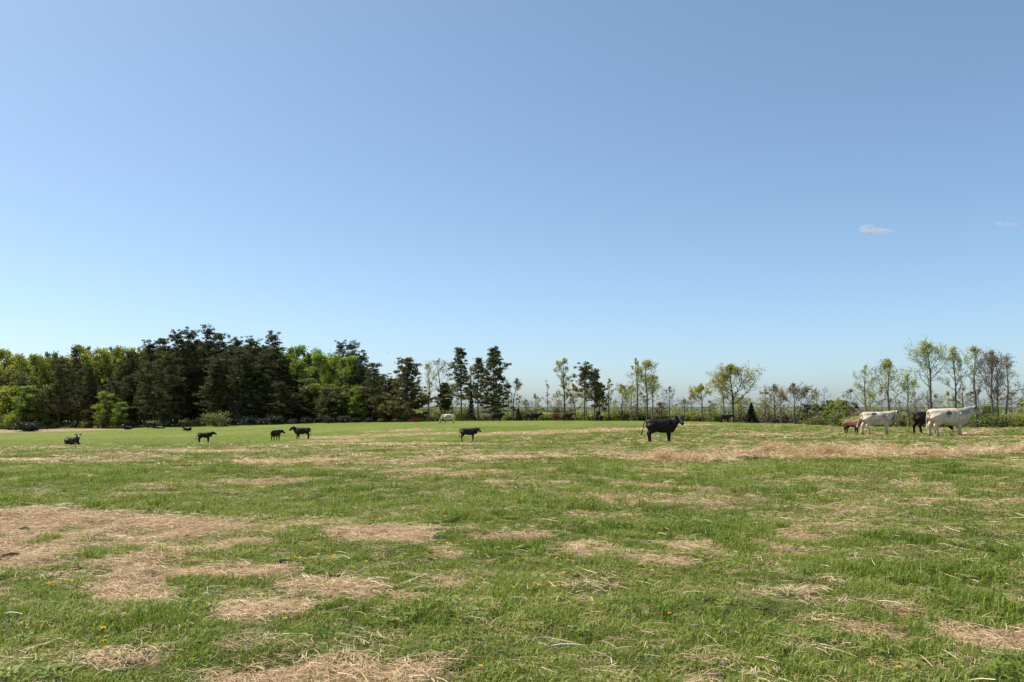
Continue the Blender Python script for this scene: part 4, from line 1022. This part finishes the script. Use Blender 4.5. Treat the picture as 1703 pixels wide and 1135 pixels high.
        limb(b, [(-.6, 0, .25), (0, 0, .24), (.5, 0, .26)], [.22, .3, .22], 12)
    if P['udder'] and not P['lying']: limb(b, [(-.42, 0, .70), (-.34, 0, .60)], [.13, .11], 10)
    # tail
    tl = {'hang': [(-.80, 0, 1.24), (-.90, 0, 1.16), (-.93, .02, .9), (-.92, .03, .62), (-.93, .03, .36)], 'out': [(-.80, 0, 1.24), (-1.0, 0, 1.2), (-1.18, 0, 1.08), (-1.36, 0, 1.02), (-1.56, .02, 1.06)],
          'swing': [(-.80, 0, 1.24), (-.93, .0, 1.18), (-1.0, .05, .95), (-1.04, .08, .7), (-1.1, .1, .42)]}[P['tail']]
    tl = [(p[0], p[1], max(.05, p[2] + dz)) for p in tl]
    if P['lying']: tl = [(-.80, 0, .62), (-.92, .05, .45), (-.95, .12, .15), (-.85, .25, .06)]
    limb(b, tl, [.05, .036, .028, .03, .045][:len(tl)], 8)
    if not P['calf']:
        def stretch(V): V = V.copy(); V[..., 0] = np.where(V[..., 0] < .7, V[..., 0] * (1 + P['st']), V[..., 0] + .7 * P['st']); return V
        b.v = [stretch(V) for V in b.v]; poll = stretch(poll)
    me0 = b.mesh(name + "_rough", M_COAT)
    o = bpy.data.objects.new("tmp", me0); COL.objects.link(o)
    rm = o.modifiers.new("r", 'REMESH'); rm.mode = 'VOXEL'; rm.voxel_size = voxel
    sm = o.modifiers.new("s", 'SMOOTH'); sm.iterations = 4; sm.factor = .5
    dg = bpy.context.evaluated_depsgraph_get(); me = bpy.data.meshes.new_from_object(o.evaluated_get(dg))
    bpy.data.objects.remove(o); bpy.data.meshes.remove(me0)
    me.name = name
    co = np.zeros(len(me.vertices) * 3, np.float32); me.vertices.foreach_get("co", co); co = co.reshape(-1, 3)
    colr = coat(co, dict(poll=poll, hd=hd, hs=hs, hu=hu, s=s))
    a = me.attributes.new("coat", 'FLOAT_COLOR', 'POINT')
    a.data.foreach_set("color", np.concatenate([colr, np.ones((len(co), 1))], 1).astype(np.float32).ravel())
    me.polygons.foreach_set("use_smooth", np.ones(len(me.polygons), bool))
    me.materials.clear(); me.materials.append(M_COAT)
    eyes = [tuple(poll + hd * .13 * s + hs * sg * .105 * s + hu * .035) for sg in (-1, 1)]
    return me, eyes
def lerp(a, b, t): return np.asarray(a)[None, :] * (1 - t)[:, None] + np.asarray(b)[None, :] * t[:, None]
def smooth(x, a, b): t = np.clip((x - a) / (b - a), 0, 1); return t * t * (3 - 2 * t)
def along_head(co, h): 
    d = co - h['poll']; return d @ h['hd'], d @ h['hs'], d @ h['hu']
def n3(co, s, seed): return fbm(co[:, 0] * s + co[:, 1] * s * .7, co[:, 2] * s - co[:, 1] * s * .4, seed, 3)
def coat_black(brown=.5, white_face=0.0, seed=1):
    def f(co, h):
        t = np.clip(.35 + .6 * n3(co, 2.2, seed) + brown * .5 * smooth(co[:, 0], -.2, -.8) + brown * .25 * smooth(co[:, 2], .8, 1.3), 0, 1) * brown
        c = lerp((.006, .005, .0045), (.042, .019, .011), t)
        if white_face:
            ax, sx, ux = along_head(co, h)
            w = smooth(ax, .10, .16) * (1 - smooth(ax, .42, .46)) * smooth(.075 + .03 * n3(co, 9, 3) - np.abs(sx), 0, .02) * smooth(ux, -.10, -.02)
            c = c * (1 - w[:, None] * white_face) + np.array([[.62, .58, .52]]) * w[:, None] * white_face
        return c
    return f
def coat_brown(co, h):
    t = np.clip(.5 + .7 * n3(co, 2.5, 9) + .3 * smooth(co[:, 2], .6, 1.2), 0, 1)
    c = lerp((.05, .022, .014), (.23, .10, .055), t)
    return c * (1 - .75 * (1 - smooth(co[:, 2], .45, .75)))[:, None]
def coat_white(seed, spot=(.02, 1.17), tan=.6):
    def f(co, h):
        t = np.clip(.25 + 1.0 * n3(co, 2.6, seed) + .25 * smooth(co[:, 0], .0, .8), 0, 1) * tan
        c = lerp((.72, .61, .45), (.54, .33, .17), t)
        g = smooth(n3(co, 3.1, seed + 5), .12, .3) * .7 * smooth(co[:, 2], .5, .9); c = c * (1 - g[:, None]) + np.array([[.22, .23, .23]]) * g[:, None]
        d = np.hypot((co[:, 0] - spot[0]) / .14, (co[:, 2] - spot[1]) / .09) + .5 * n3(co, 7, seed + 9)
        k = 1 - smooth(d, .8, 1.15); c = c * (1 - k[:, None]) + np.array([[.06, .07, .08]]) * k[:, None]
        ax, sx, ux = along_head(co, h)
        ear = smooth(np.abs(sx), .12, .15) * (1 - smooth(ax, .06, .1)) * smooth(ax, -.2, -.12); nose = smooth(ax, .40, .45) * (np.abs(sx) < .2)
        cheek = smooth(ax, .08, .16) * (1 - smooth(ax, .2, .28)) * (np.abs(sx) < .2) * (.3)
        k = np.clip(ear * .9 + nose * .95 + cheek, 0, 1); c = c * (1 - k[:, None]) + np.array([[.09, .05, .045]]) * k[:, None]
        lg = (1 - smooth(co[:, 2], .12, .4)) * .55; c = c * (1 - lg[:, None]) + np.array([[.34, .24, .17]]) * lg[:, None]
        hf = 1 - smooth(co[:, 2], .04, .09); c = c * (1 - hf[:, None]) + np.array([[.05, .045, .04]]) * hf[:, None]
        return c
    return f
HERD = "cattle in the pasture"
def cattle(name, cat, u, D, scale, heading, pose, coat, label, voxel=.024, group=HERD, dz=0.0):
    """heading: degrees, 0 faces the picture's right, 90 faces away"""
    me, eyes = cow_mesh("body", pose, coat, voxel)
    e = link(name, None); p = at(u, D); e.location = (p.x, p.y, gz(p.x, p.y) + .03 + dz); e.scale = (scale,) * 3; e.rotation_euler.z = math.radians(heading)
    link("body", me, e)
    b = Buf(); tube(b, [(-.014, 0, 0), (-.008, 0, 0), (.008, 0, 0), (.014, 0, 0)], [.004, .015, .015, .004], 8)
    em = b.mesh("eye", M_EYE, True)
    for q in eyes: o = link("eye", em, e); o.location = q
    tag(e, label, cat, group)
    return e
cattle("white_cow", "cow", 1573, 50, 1.22, 3, dict(st=.14, yaw=0.0, headx=1.24, headz=1.36, stride=.10, pitch=-.30, fat=1.06), coat_white(3, spot=(-.08, 1.16)), "larger white cow with a dark back patch, front-most of the group at right")
cattle("white_cow", "cow", 1456, 57, 1.15, 2, dict(st=.08, yaw=.0, headx=1.14, headz=1.30, stride=.12, tail='swing', pitch=-.40), coat_white(14, spot=(-.28, 1.22), tan=.85), "smaller white cow whose nose touches the black cow's tail")
cattle("black_cow", "cow", 1540, 58, 1.14, 6, dict(tail='out', stride=.12, headx=1.25, headz=.75, pitch=-.9, udder=False), coat_black(.55, seed=5), "black cow with lifted tail half hidden behind the larger white cow")
cattle("brown_calf", "calf", 1414, 60, .74, -58, dict(calf=True, yaw=.6, udder=False, tail='out', headz=1.26, headx=1.0), coat_brown, "small red-brown calf beside the smaller white cow's tail")
cattle("black_cow", "cow", 1097, 52, 1.06, 3, dict(st=0.0, yaw=-1.4, headx=1.20, headz=1.40, tail='swing', fat=1.0, pitch=-.5), coat_black(.55, seed=2), "large black cow standing alone with its face turned to the viewer")
cattle("brown_calf", "calf", 779, 69, .80, 4, dict(calf=True, yaw=-.9, udder=False, headz=1.30, headx=1.04), coat_black(1.0, seed=7), "dark brown calf standing alone below the two tall pines")
cattle("black_cow", "cow", 505, 85, .86, 182, dict(yaw=.5, udder=False, headz=1.34, stride=.08, headx=1.08), coat_black(.4, seed=4), "black cow facing left beside the black calf seen from behind")
cattle("black_calf", "calf", 461, 80, .78, 74, dict(calf=True, yaw=-1.35, udder=False, headz=1.22, headx=1.02), coat_black(.5, seed=6), "black calf seen from behind with its head turned right")
cattle("black_calf", "calf", 343, 79, .73, 3, dict(calf=True, udder=False, headz=1.32, tail='swing', headx=1.06, pitch=-.3), coat_black(.25, seed=8), "black calf in profile below the tallest pines")
cattle("black_calf", "calf", 124, 60, .72, -24, dict(calf=True, lying=True, yaw=-.5, udder=False, headz=1.42, headx=1.02), coat_black(.7, .95, seed=10), "black calf with white face mark lying by a straw heap", dz=.22)
cattle("black_calf", "calf", 315, 140, .86, 160, dict(calf=True, lying=True, udder=False, headz=1.38, headx=.95), coat_black(.6, seed=12), "black calf lying alone on the smooth meadow", .034, dz=0.1)
cattle("black_cow", "cow", 217, 158, .82, 200, dict(lying=True, yaw=.9, udder=False, headz=1.5, headx=1.0), coat_black(.3, .9, seed=13), "black cow with white muzzle lying before the dark wood", .034, dz=.05)
cattle("black_cow", "cow", 254, 163, 1.0, 170, dict(headz=1.2, yaw=.2), coat_black(1.0, seed=15), "dark brown-black cow standing in the shade at the wood's edge", .034, dz=-.1)
cattle("black_cow", "cow", 270, 160, .85, 175, dict(lying=True, udder=False, headz=1.1, headx=1.15), coat_black(.5, seed=16), "black cow lying low right of the one standing at the wood's edge", .034, dz=-.25)
cattle("black_cow", "cow", 371, 162, .85, 5, dict(lying=True, udder=False, headz=1.1, headx=1.15), coat_black(.5, seed=17), "black animal lying almost hidden before the brown-tinged bush", .034, dz=-.3)
cattle("white_cow", "cow", 747, 130, 1.04, 176, dict(grazing=True, fat=1.15), coat_white(21, spot=(-.55, 1.2), tan=.6), "cream white cow grazing with its head down under the straight pine", .03)
cattle("black_cow", "cow", 826, 142, .98, 8, dict(yaw=-.7, headz=1.30), coat_black(.2, 1.0, seed=18), "black cow with bright white face below the tallest full pine", .03)
cattle("black_cow", "cow", 881, 143, .95, 28, dict(udder=False, headz=1.36, yaw=-.2), coat_black(.5, seed=19), "black cow of the overlapping pair, the rear one at left", .03)
cattle("black_cow", "cow", 888, 141, .93, 12, dict(udder=False, headz=1.36), coat_black(.2, seed=20), "black cow of the overlapping pair, the one whose head shows at right", .03)
cattle("brown_cow", "cow", 943, 142, .93, 32, dict(udder=False, headz=1.33, yaw=-.5), coat_black(1.0, seed=21), "dark brown cow standing below the tall feathery tree", .03)
cattle("brown_cow", "cow", 1204, 134, .95, 14, dict(udder=False, headz=1.25, yaw=-.3), coat_black(1.0, seed=22), "dark brown cow standing under the big ochre oak", .03)
cattle("black_cow", "cow", 998, 147, .9, 95, dict(udder=False, headz=1.35), coat_black(.1, seed=23), "black animal seen end-on below the middle pine clump", .034, dz=-.2)

# ------------------------------------------------------------------ small things
M_POST = simple_mat("weathered_post", (.06, .05, .042), (.17, .145, .12), 6)
M_RED = simple_mat("red_paint", (.42, .03, .02), (.58, .05, .03), 4, .45, .1)
M_RUBBER = simple_mat("tyre_rubber", (.012, .012, .012), (.03, .03, .03), 9)
def box(buf, c, s):
    c = np.array(c); s = np.array(s) / 2
    V = [c + s * np.array([i, j, k]) for k in (-1, 1) for j in (-1, 1) for i in (-1, 1)]
    buf.add(V, [[0, 2, 3, 1], [4, 5, 7, 6], [0, 1, 5, 4], [2, 6, 7, 3], [0, 4, 6, 2], [1, 3, 7, 5]])
def post(u, D, H, r, label, name="fence_post", cat="post"):
    b = Buf(); g = np.random.default_rng(int(u))
    k = g.normal(0, .03, 2); tube(b, [(0, 0, -.3), (k[0] * .3 * H, k[1] * .3 * H, H * .5), (k[0] * H, k[1] * H, H - .03), (k[0] * H, k[1] * H, H)], [r, r * .96, r * .9, r * .45], 8)
    b.add([(k[0] * H, k[1] * H, H)], [], []) if False else None
    o = link(name, b.mesh(name, M_POST, True)); o.location = at(u, D); tag(o, label, cat, "posts along the field edge"); return o
post(1488, 88, top_h(1488, 665, 88), .055, "tall thin pole standing right of the smaller white cow's face", "pole", "pole")
post(1597, 84, 1.75, .06, "dark fence post under the larger white cow's chin")
post(1606, 85, 1.6, .05, "thin fence post just right of the one under the chin")
post(1614, 86, 1.3, .045, "short fence post left of the slim straight tree")
post(1035, 160, 1.6, .09, "pale short fence post left of the tall twin trunks")
post(783, 160, top_h(783, 681, 160), .09, "pale bare stake below the narrow evergreen with round head")

def red_machine():
    e = link("farm_implement", None); e.location = at(691, 155) + Vector((0, 0, .1)); e.rotation_euler.z = math.radians(8); e.scale = (.62,) * 3; e.location.z = gz(e.location.x, e.location.y)
    b = Buf(); box(b, (0, .45, .75), (2.3, .12, .14)); box(b, (0, -.45, .75), (2.3, .12, .14)); box(b, (-1.1, 0, .75), (.12, 1.0, .14)); box(b, (1.1, 0, .75), (.12, 1.0, .14)); box(b, (0, 0, .73), (.12, .9, .10)); box(b, (-.95, 0, 1.05), (.1, .1, .55))
    link("frame", b.mesh("frame", M_RED), e)
    b = Buf(); V = []
    for zz, k in ((.85, .55), (1.18, 1.0)): V += [(-.75 * k + .2, -.38 * k, zz), (.75 * k + .2, -.38 * k, zz), (.75 * k + .2, .38 * k, zz), (-.75 * k + .2, .38 * k, zz)]
    b.add(V, [[0, 3, 2, 1], [4, 5, 6, 7], [0, 1, 5, 4], [1, 2, 6, 5], [2, 3, 7, 6], [3, 0, 4, 7]]); link("hopper", b.mesh("hopper", M_RED), e)
    b = Buf(); tube(b, [(-1.15, 0, .8), (-1.7, 0, .62), (-2.1, 0, .55)], [.05, .05, .04], 6); link("drawbar", b.mesh("drawbar", M_RED, True), e)
    b = Buf()
    th = np.linspace(0, 2 * np.pi, 17)
    tube(b, np.stack([.32 * np.cos(th), np.zeros(17), .32 * np.sin(th)], 1), np.full(17, .09), 8); tm = b.mesh("tyre", M_RUBBER, True)
    b = Buf(); tube(b, [(0, -.07, 0), (0, -.06, 0), (0, .06, 0), (0, .07, 0)], [.02, .24, .24, .02], 12); hm = b.mesh("hub", M_RED, True)
    for sg in (-1, 1):
        w = link("wheel", tm, e); w.location = (.4, .62 * sg, .41); link("hub", hm, w)
    tag(e, "red farm implement half hidden under the lone pine's low boughs", "farm implement")
red_machine()

# dandelions
def dandelions():
    M_Y = simple_mat("dandelion_yellow", (.75, .42, .01), (.9, .6, .02), 60, .7, .2); M_G = simple_mat("dandelion_green", (.06, .12, .02), (.12, .2, .035), 30, .6)
    def proto(seed):
        g = np.random.default_rng(seed); b = Buf(); h = g.uniform(.07, .11)
        tube(b, [(0, 0, 0), (.004, 0, h * .5), (.006, .004, h)], [.002, .002, .003], 5)
        for k in range(7):
            a = k * .9 + g.normal(0, .2); L = g.uniform(.05, .09); d = np.array([math.cos(a), math.sin(a), 0]); s = np.array([-d[1], d[0], 0]) * .009
            b.add([(0, 0, .004), d * L * .5 + s + [0, 0, .03], d * L + [0, 0, .012], d * L * .5 - s + [0, 0, .03]], [[0, 1, 2, 3]])
        stem = b.mesh("leaves", M_G)
        b = Buf()
        for ring, (n, r, zz) in enumerate(((14, .021, .004), (11, .015, .008), (7, .008, .011))):
            for k in range(n):
                a = k / n * 6.283 + ring * .2; d = np.array([math.cos(a), math.sin(a), 0]); s = np.array([-d[1], d[0], 0]) * .0032
                b.add([d * .002 + [0, 0, zz * .4], d * r + s + [0, 0, zz], d * (r + .002) + [0, 0, zz], d * r - s + [0, 0, zz]], [[0, 1, 2, 3]])
        hd = b.mesh("flower_head", M_Y); return stem, hd, h
    pr = [proto(i) for i in range(3)]
    pts = [(79,974),(88,979),(93,992),(332,898),(400,974),(264,988),(172,1060),(164,1084),(176,1080),(174,1090),(175,1103),(203,1108),(240,1099),(191,1035),(475,1036),(488,1060),(480,940),(492,938),(498,941),(555,934),(529,932),(619,872),(632,871),(640,871),(691,860),(786,881),(789,895),(741,869),(800,877),(555,935),(674,935),(610,943),(655,988),(588,955),(602,963),(728,932),(706,925),(712,928),(727,931),(743,916),(770,910),(778,914),(783,937),(728,963),(743,953),(730,913),(632,932),(911,899),(949,896),(930,908),(839,888),(828,922),(938,969),(887,988),(896,987),(854,991),(983,934),(1010,910),(1014,914),(952,944),(926,944),(1066,956),(1074,931),(1101,889),(1168,937),(1150,961),(1195,972),(1115,1040),(1084,963),(1539,890),(1583,840),(1495,1128),(870,762),(925,847),(930,854),(1130,955),(800,1136)]
    for i, (u, v) in enumerate(pts):
        x, y = hit(u, v); st, hd, h = pr[i % 3]; sc = 1.0 + .04 * y
        e = link("dandelion", st); e.location = (x, y, gz(x, y)); e.rotation_euler.z = R.uniform(0, 6); e.scale = (min(sc, 1.15) * .66,) * 3
        o = link("flower_head", hd, e); o.location = (.006, .004, h); o.rotation_euler = (R.uniform(-.3, .5), R.uniform(-.3, .3), 0)
        tag(e, "small yellow dandelion flowering in the near grass", "dandelion", "dandelions in the near grass")
dandelions()

# dark clods, dung and lumps of rotten hay
def clods():
    M_D = simple_mat("dark_dung", (.022, .016, .011), (.085, .06, .04), 35, .95, 1.0); M_H = simple_mat("rotten_hay", (.13, .085, .05), (.42, .29, .17), 40, .95, 1.0)
    def lump(seed, flat):
        g = np.random.default_rng(seed); b = Buf(); n, m = 14, 7; V = []
        for i in range(m + 1):
            ph = math.pi / 2 * i / m
            for j in range(n):
                a = j / n * 6.283; r = math.cos(ph) * (1 + .28 * math.sin(2 * a + seed) + .2 * math.sin(5 * a + 2 * seed)) * g.uniform(.86, 1.12)
                V.append((r * math.cos(a), r * math.sin(a), flat * math.sin(ph) * g.uniform(.8, 1.15) - .12 * (i == 0)))
        b.add(V, [[i * n + j, i * n + (j + 1) % n, (i + 1) * n + (j + 1) % n, (i + 1) * n + j] for i in range(m) for j in range(n)]); return b
    me = [lump(i, .38).mesh("lump", M_D, False) for i in range(3)]; mh = [lump(9 + i, .42).mesh("lump", M_H, False) for i in range(2)]
    spots = [(313,891,12,0,"dark dung lump in the straw right of the big patch's middle"),(80,914,16,0,"dark dung lump at the centre of the large straw patch"),(20,925,22,0,"wide dark flattened clod at the left border of the straw patch"),
      (162,895,18,0,"dark clod in the upper part of the large straw patch"),(250,953,26,1,"brown rotten hay lump in the grass below the large straw patch"),(165,952,14,0,"small dark clod at the lower rim of the large straw patch"),
      (625,880,12,0,"dark lump at the top of the middle straw heap"),(750,936,10,0,"dark lump among the cluster of dandelions"),(620,978,16,0,"dark clod on the lower middle straw patch"),(470,938,18,0,"dark flat clod right of the pale straw strip"),
      (1010,1,0,0,""),(106,820,9,0,"small black dung pile on the grass above the large straw patch"),(718,826,6,0,"little black lump in the mid grass"),(710,785,9,0,"dark lump on the faint straw streak"),(1255,765,12,0,"dark dung pile just before the long hay windrow"),
      (1190,1128,24,1,"reddish rotten hay lump at the bottom edge"),(960,970,9,0,"dark clod near the single dandelion"),(1590,785,10,0,"dark lump in the grass far right"),(148,748,14,1,"straw heap beside the lying white-faced calf"),
      (168,749,6,0,"small dark lump right of the lying calf"),(1510,720,9,0,"dark dung pat behind the half-hidden black cow"),(1180,1005,16,0,"brown clod in the shaded grass hollow"),(90,850,6,0,"tiny dark clod above the large straw patch"),(40,885,14,0,"dark clod near the left border in the straw")]
    for i, (u, v, w, k, lab) in enumerate(spots):
        if not lab: continue
        x, y = hit(u, v); s = w / F_PX * y * .5
        o = link("hay_lump" if k else "dung_pile", mh[i % 2] if k else me[i % 3]); o.location = (x, y, gz(x, y)); o.scale = (s * 1.25, s * 1.1, min(s * 1.3, .22)); o.location.z += .02; o.rotation_euler.z = R.uniform(-.4, .4)
        tag(o, lab, "hay lump" if k else "dung", "lumps on the pasture")
clods()
# three bleached stalks that catch the eye
def stalk(u, v, lpx, ang, label, leaf=False):
    x, y = hit(u, v); L = lpx / F_PX * y; b = Buf()
    m = simple_mat("bleached_stalk", (.6, .52, .4), (.8, .74, .62), 20, .6, .2)
    if leaf:
        b.add([(-L / 2, 0, 0), (-L * .1, .02, .012), (L / 2, .004, .02), (-L * .1, -.018, .004), (0, 0, -.004)], [], [[0, 3, 1], [1, 3, 2], [0, 1, 4], [1, 2, 4], [0, 4, 3], [4, 2, 3]])
    else: tube(b, [(-L / 2, 0, 0), (-L * .2, .006, .01), (L * .2, -.004, .012), (L / 2, 0, .004)], [.003, .0045, .0042, .0025], 6)
    o = link("dry_leaf" if leaf else "dry_stalk", b.mesh("dry_stalk", m, not leaf)); o.location = (x, y, gz(x, y) + .075); o.rotation_euler.z = math.radians(ang); tag(o, label, "dry leaf" if leaf else "stalk")
stalk(945, 1096, 55, -2, "bleached white stalk lying straight across the near grass")
stalk(22, 1040, 34, -12, "bleached curled leaf on the grass at the lower left")
stalk(1480, 1022, 40, -38, "pale broken stalk on the thin straw at lower right")

# ------------------------------------------------------------------ clouds and a bird
def cloud(u, v, D, w, h, lobes, dens, label):
    d = ray(u, v); s = D / d[1]; c = np.array([s * d[0], D, EYE + s * d[2]])
    b = Buf()
    for (ox, oz, rx, rz) in lobes:
        n, m = 16, 9; V = []
        for i in range(m):
            ph = -math.pi / 2 + math.pi * (i + .5) / m
            for j in range(n): a = j / n * 6.283; V.append((w * (ox + rx * math.cos(ph) * math.cos(a)), w * .4 * rx * 2 * math.cos(ph) * math.sin(a), h * (oz + rz * math.sin(ph))))
        k = len(V); V += [(w * ox, 0, h * (oz - rz)), (w * ox, 0, h * (oz + rz))]
        Q = [[i * n + j, i * n + (j + 1) % n, (i + 1) * n + (j + 1) % n, (i + 1) * n + j] for i in range(m - 1) for j in range(n)]
        T = [[k, (j + 1) % n, j] for j in range(n)] + [[k + 1, (m - 1) * n + j, (m - 1) * n + (j + 1) % n] for j in range(n)]
        b.add(V, Q, T)
    m_, nt, out = nmat("cloud_vapour")
    tc = nt.nodes.new("ShaderNodeTexCoord"); nz = nt.nodes.new("ShaderNodeTexNoise"); nz.inputs["Scale"].default_value = 6 / w; nz.inputs["Detail"].default_value = 5
    nt.links.new(tc.outputs["Object"], nz.inputs["Vector"])
    dn = math_n(nt, 'MULTIPLY', math_n(nt, 'SUBTRACT', nz.outputs["Fac"], .38), dens * 6)
    dn = math_n(nt, 'MAXIMUM', dn, 0.0)
    pv = nt.nodes.new("ShaderNodeVolumePrincipled"); pv.inputs["Color"].default_value = (1, 1, 1, 1); nt.links.new(dn, pv.inputs["Density"])
    nt.links.new(pv.outputs[0], out.inputs[1])
    o = link("cloud", b.mesh("cloud", m_, True)); o.location = c; tag(o, label, "cloud")
cloud(1455, 383, 3000, 62 / F_PX * 3000, 20 / F_PX * 3000, [(-.2, .05, .22, .42), (-.05, -.1, .35, .25), (.2, -.1, .3, .18)], .026, "small white wispy cloud above the white cows")
cloud(1676, 373, 3000, 44 / F_PX * 3000, 12 / F_PX * 3000, [(-.2, .1, .3, .3), (.2, -.15, .3, .3)], .008, "fainter wisp of cloud near the right edge of the sky")
def bird(u, v, D, label):
    d = ray(u, v); s = D / d[1]; b = Buf(); M = simple_mat("bird_feathers", (.02, .02, .02), (.05, .045, .04), 10)
    tube(b, [(-.22, 0, 0), (-.1, 0, .01), (.08, 0, .01), (.2, 0, .02)], [.01, .05, .06, .015], 6)
    for sg in (-1, 1): b.add([(-.06, 0, .02), (.1, 0, .02), (.06, .28 * sg, .12), (-.02, .55 * sg, .04), (-.08, .28 * sg, .11)], [], [[0, 1, 2], [0, 2, 4], [4, 2, 3]])
    b.add([(-.2, 0, .01), (-.34, .06, .01), (-.34, -.06, .01)], [], [[0, 1, 2]])
    o = link("bird", b.mesh("bird", M)); o.location = (s * d[0], D, EYE + s * d[2]); o.rotation_euler = (.3, 0, .6); tag(o, label, "bird", "birds high over the field")
bird(645, 587, 300, "tiny dark bird in the sky over the gap beside the lone pine")
bird(104, 156, 400, "tiny bird speck high in the upper left sky")
print("tris", sum(sum(len(p.vertices) - 2 for p in m.polygons) for m in bpy.data.meshes if m.users and len(m.polygons) < 400000))
